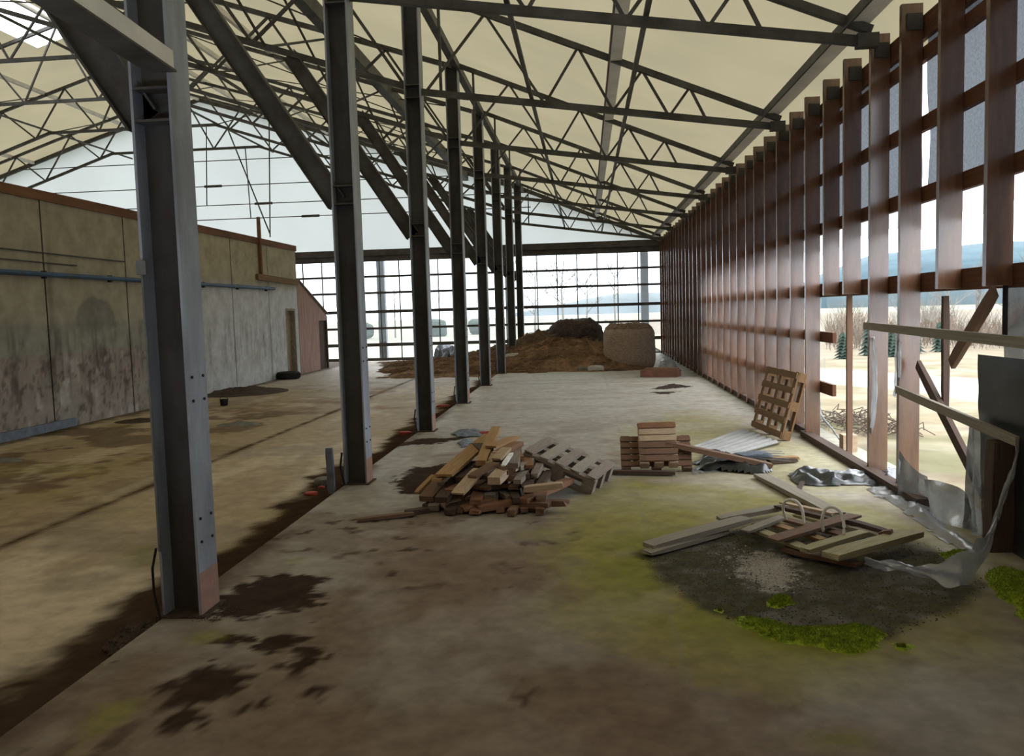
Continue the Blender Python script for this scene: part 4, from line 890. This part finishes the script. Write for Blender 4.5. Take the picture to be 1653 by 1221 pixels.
colgrid('ground',np.concatenate([np.arange(3.2,22,.2),[24,27,30,40,60,150]]),np.concatenate([np.arange(-6,33,.2),[34,36,40,50,80,150]]),lambda X,Y:-.12-.10*sstep(3.2,5,X)+.03*(fbm(X*1.5,Y*1.5)-.5),groundcol,'ground')['kind']='structure'
flat('ground',[(-80,33.0),(3.2,33.0),(60,60),(150,300),(-250,300)],-.3,'field')
def hill(pts,m,depth,name='hills'):
    V=[];n=len(pts)
    for (x,y,z) in pts: V+=[(x,y,-1),(x,y,z*.6),(x+depth*.3*x/abs(math.hypot(x,y)),y+depth*.3,z),(x+depth,y+depth,z*.5)]
    Fc=[(4*i+j,4*i+4+j,4*i+5+j,4*i+1+j) for i in range(n-1) for j in range(3)]
    o=mesh(name,V,Fc,m,smooth=True); o['kind']='structure'; return o
def hz(az0,az1,D,hf,n=60):
    out=[]
    for i in range(n+1):
        a=az0+(az1-az0)*i/n; t=i/n; h=hf(t)+D*.012*(float(fbm(np.array([t*9+D]),np.array([D*.3]),4)[0])-.5)
        out.append((D*math.sin(a),D*math.cos(a),H+h))
    return out
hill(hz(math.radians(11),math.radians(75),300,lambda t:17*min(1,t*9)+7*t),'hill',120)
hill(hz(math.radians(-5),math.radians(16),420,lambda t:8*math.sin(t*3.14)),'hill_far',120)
# conifers
def conifer(x,y,h,lab,seed):
    e=empty('conifer',lab,'tree',(x,y,-.3),'dark conifers beyond the road'); rs=random.Random(seed); m=MB(); t=9
    for k in range(t):
        z0=-.3+h*(.02+.95*k/t); r=h*.2*(1-k/t)+.15; n=14; V=[(x,y,z0+h*.17)]
        for i in range(n): a=i*6.283/n+k; rr=r*(1 if i%2 else .62)*rs.uniform(.85,1.15); V.append((x+rr*math.cos(a),y+rr*math.sin(a),z0-.05*h*(1 if i%2 else 0)))
        m.add(V,[(0,i+1,(i+1)%n+1) for i in range(n)])
    m.build('crown','conifer',e); MB().tube([(x,y,-.3),(x,y,h*.9)],[.12*h/5,.03],6).build('trunk','twig',e)
for i in range(7):
    a=math.radians([16.5,18,19.3,20.6,22,27,30][i]); D=[31,33,32,34,35,38,37][i]
    conifer(D*math.sin(a),D*math.cos(a),[1.0,1.35,1.1,1.3,1.2,1.1,1.2][i],f'{ORD[i]} dark conifer from the left beyond the road','%d'%i)
def bare(x,y,h,lab,seed,m='tree_pale',grp='bare trees outside'):
    e=empty('bare_tree',lab,'tree',(x,y,-.3),grp); rs=random.Random(seed); mt=MB(); mbr=MB()
    mt.tube([(x,y,-.3),(x+rs.uniform(-.1,.1)*h*.3,y,h*.5),(x+rs.uniform(-.1,.1)*h*.4,y,h)],[h*.018,h*.012,h*.003],6)
    def br(p,d,L,r,lv):
        q=p+d*L; mbr.tube([p,(p+q)/2+Vector((rs.uniform(-.04,.04),rs.uniform(-.04,.04),.03))*L,q],[r,r*.7,r*.4],4,False)
        if lv: 
            for _ in range(4): 
                t=rs.uniform(.3,1); br(p+d*L*t,(d+Vector((rs.uniform(-.7,.7),rs.uniform(-.7,.7),rs.uniform(0,.5)))).normalized(),L*rs.uniform(.4,.6),r*.5,lv-1)
    for i in range(11):
        a=rs.random()*6.3; br(Vector((x,y,h*rs.uniform(.25,.8))),Vector((math.cos(a),math.sin(a),rs.uniform(.5,1.2))).normalized(),h*rs.uniform(.2,.35),h*.006,2)
    mt.build('trunk',m,e); mbr.build('branches',m,e)
for i,(az,D,h) in enumerate(((-3.5,62,5.5),(-1.5,66,6.5),(.0,60,4.6),(2,70,5.6),(-16,70,5),(-13,75,4.5),(20,42,3.2),(22.5,40,3.4),(24,44,3.8),(25.6,39,3.1),(27.5,41,3.6),(29.5,43,3.3))):
    a=math.radians(az); bare(D*math.sin(a),D*math.cos(a),h,(f'{ORD[i]} pale bare tree from the right behind the hay' if 0 else (f'{["second","third","fourth","rightmost","leftmost","second leftmost"][i]} bare tree seen through the far end wall' if i<6 else f'{ORD[i-6]} bare tree from the left behind the road')),i)
rs=random.Random(5); m=MB()
for _ in range(5200):
    a=math.radians(rs.uniform(15.5,42)); D=rs.uniform(36,46); x=D*math.sin(a); y=D*math.cos(a); h=rs.uniform(.5,1.0)*(1.0+1.2*float(_lat[int(a*60)%64,3])); w=.012
    dx,dy=rs.uniform(-.5,.5),rs.uniform(-.4,.4); z0=-.25+rs.uniform(0,.5)*h
    m.add([(x-w,y,z0),(x+w,y,z0),(x+dx*.4*h+w*.7,y+dy*.4*h,z0+h*.5),(x+dx*h,y+dy*h,z0+h),(x+dx*.4*h-w*.7,y+dy*.4*h,z0+h*.5)],[(0,1,2,3,4)])
tag(m.build('scrub','scrub'),'band of pale brown leafless scrub beyond the road','scrub',kind='stuff')
# hedge bushes
def bush(x,y,r,lab,m='conifer'):
    o=rock('bush',(x,y,-.3),r,m,lab,'bush',(1,1,.8),int(abs(x*7)))
for i,(az,D,r) in enumerate(((-15.2,75,1.0),(-10.3,75,1.1),(-7.3,78,1.0))): a=math.radians(az); bush(D*math.sin(a),D*math.cos(a),r,f'{["left","middle","right"][i]} dark bush in the field behind the far end wall')
# thorny scrub heap outside the opening
for j,(px,py,l) in enumerate(((1345,690,'left tangle of dry twigs on the grass outside the opening'),(1385,688,'right tangle of dry twigs on the grass outside the opening'),(1420,705,'faint third tangle of dry twigs nearer the two long near studs'))):
    c=at(px,py,'Z',-.2); m=MB(); rs=random.Random(j)
    for i in range(60):
        a=rs.random()*6.3; p=c+Vector((rs.gauss(0,.22),rs.gauss(0,.3),rs.uniform(.0,.18))); L=rs.uniform(.15,.45)
        m.tube([p,p+Vector((math.cos(a)*L*.5,math.sin(a)*L*.5,rs.uniform(.02,.12))),p+Vector((math.cos(a+.6)*L,math.sin(a+.6)*L,rs.uniform(-.05,.06)))],.007,4)
    tag(m.build('dry_twigs','twig'),l,'twigs',kind='stuff')
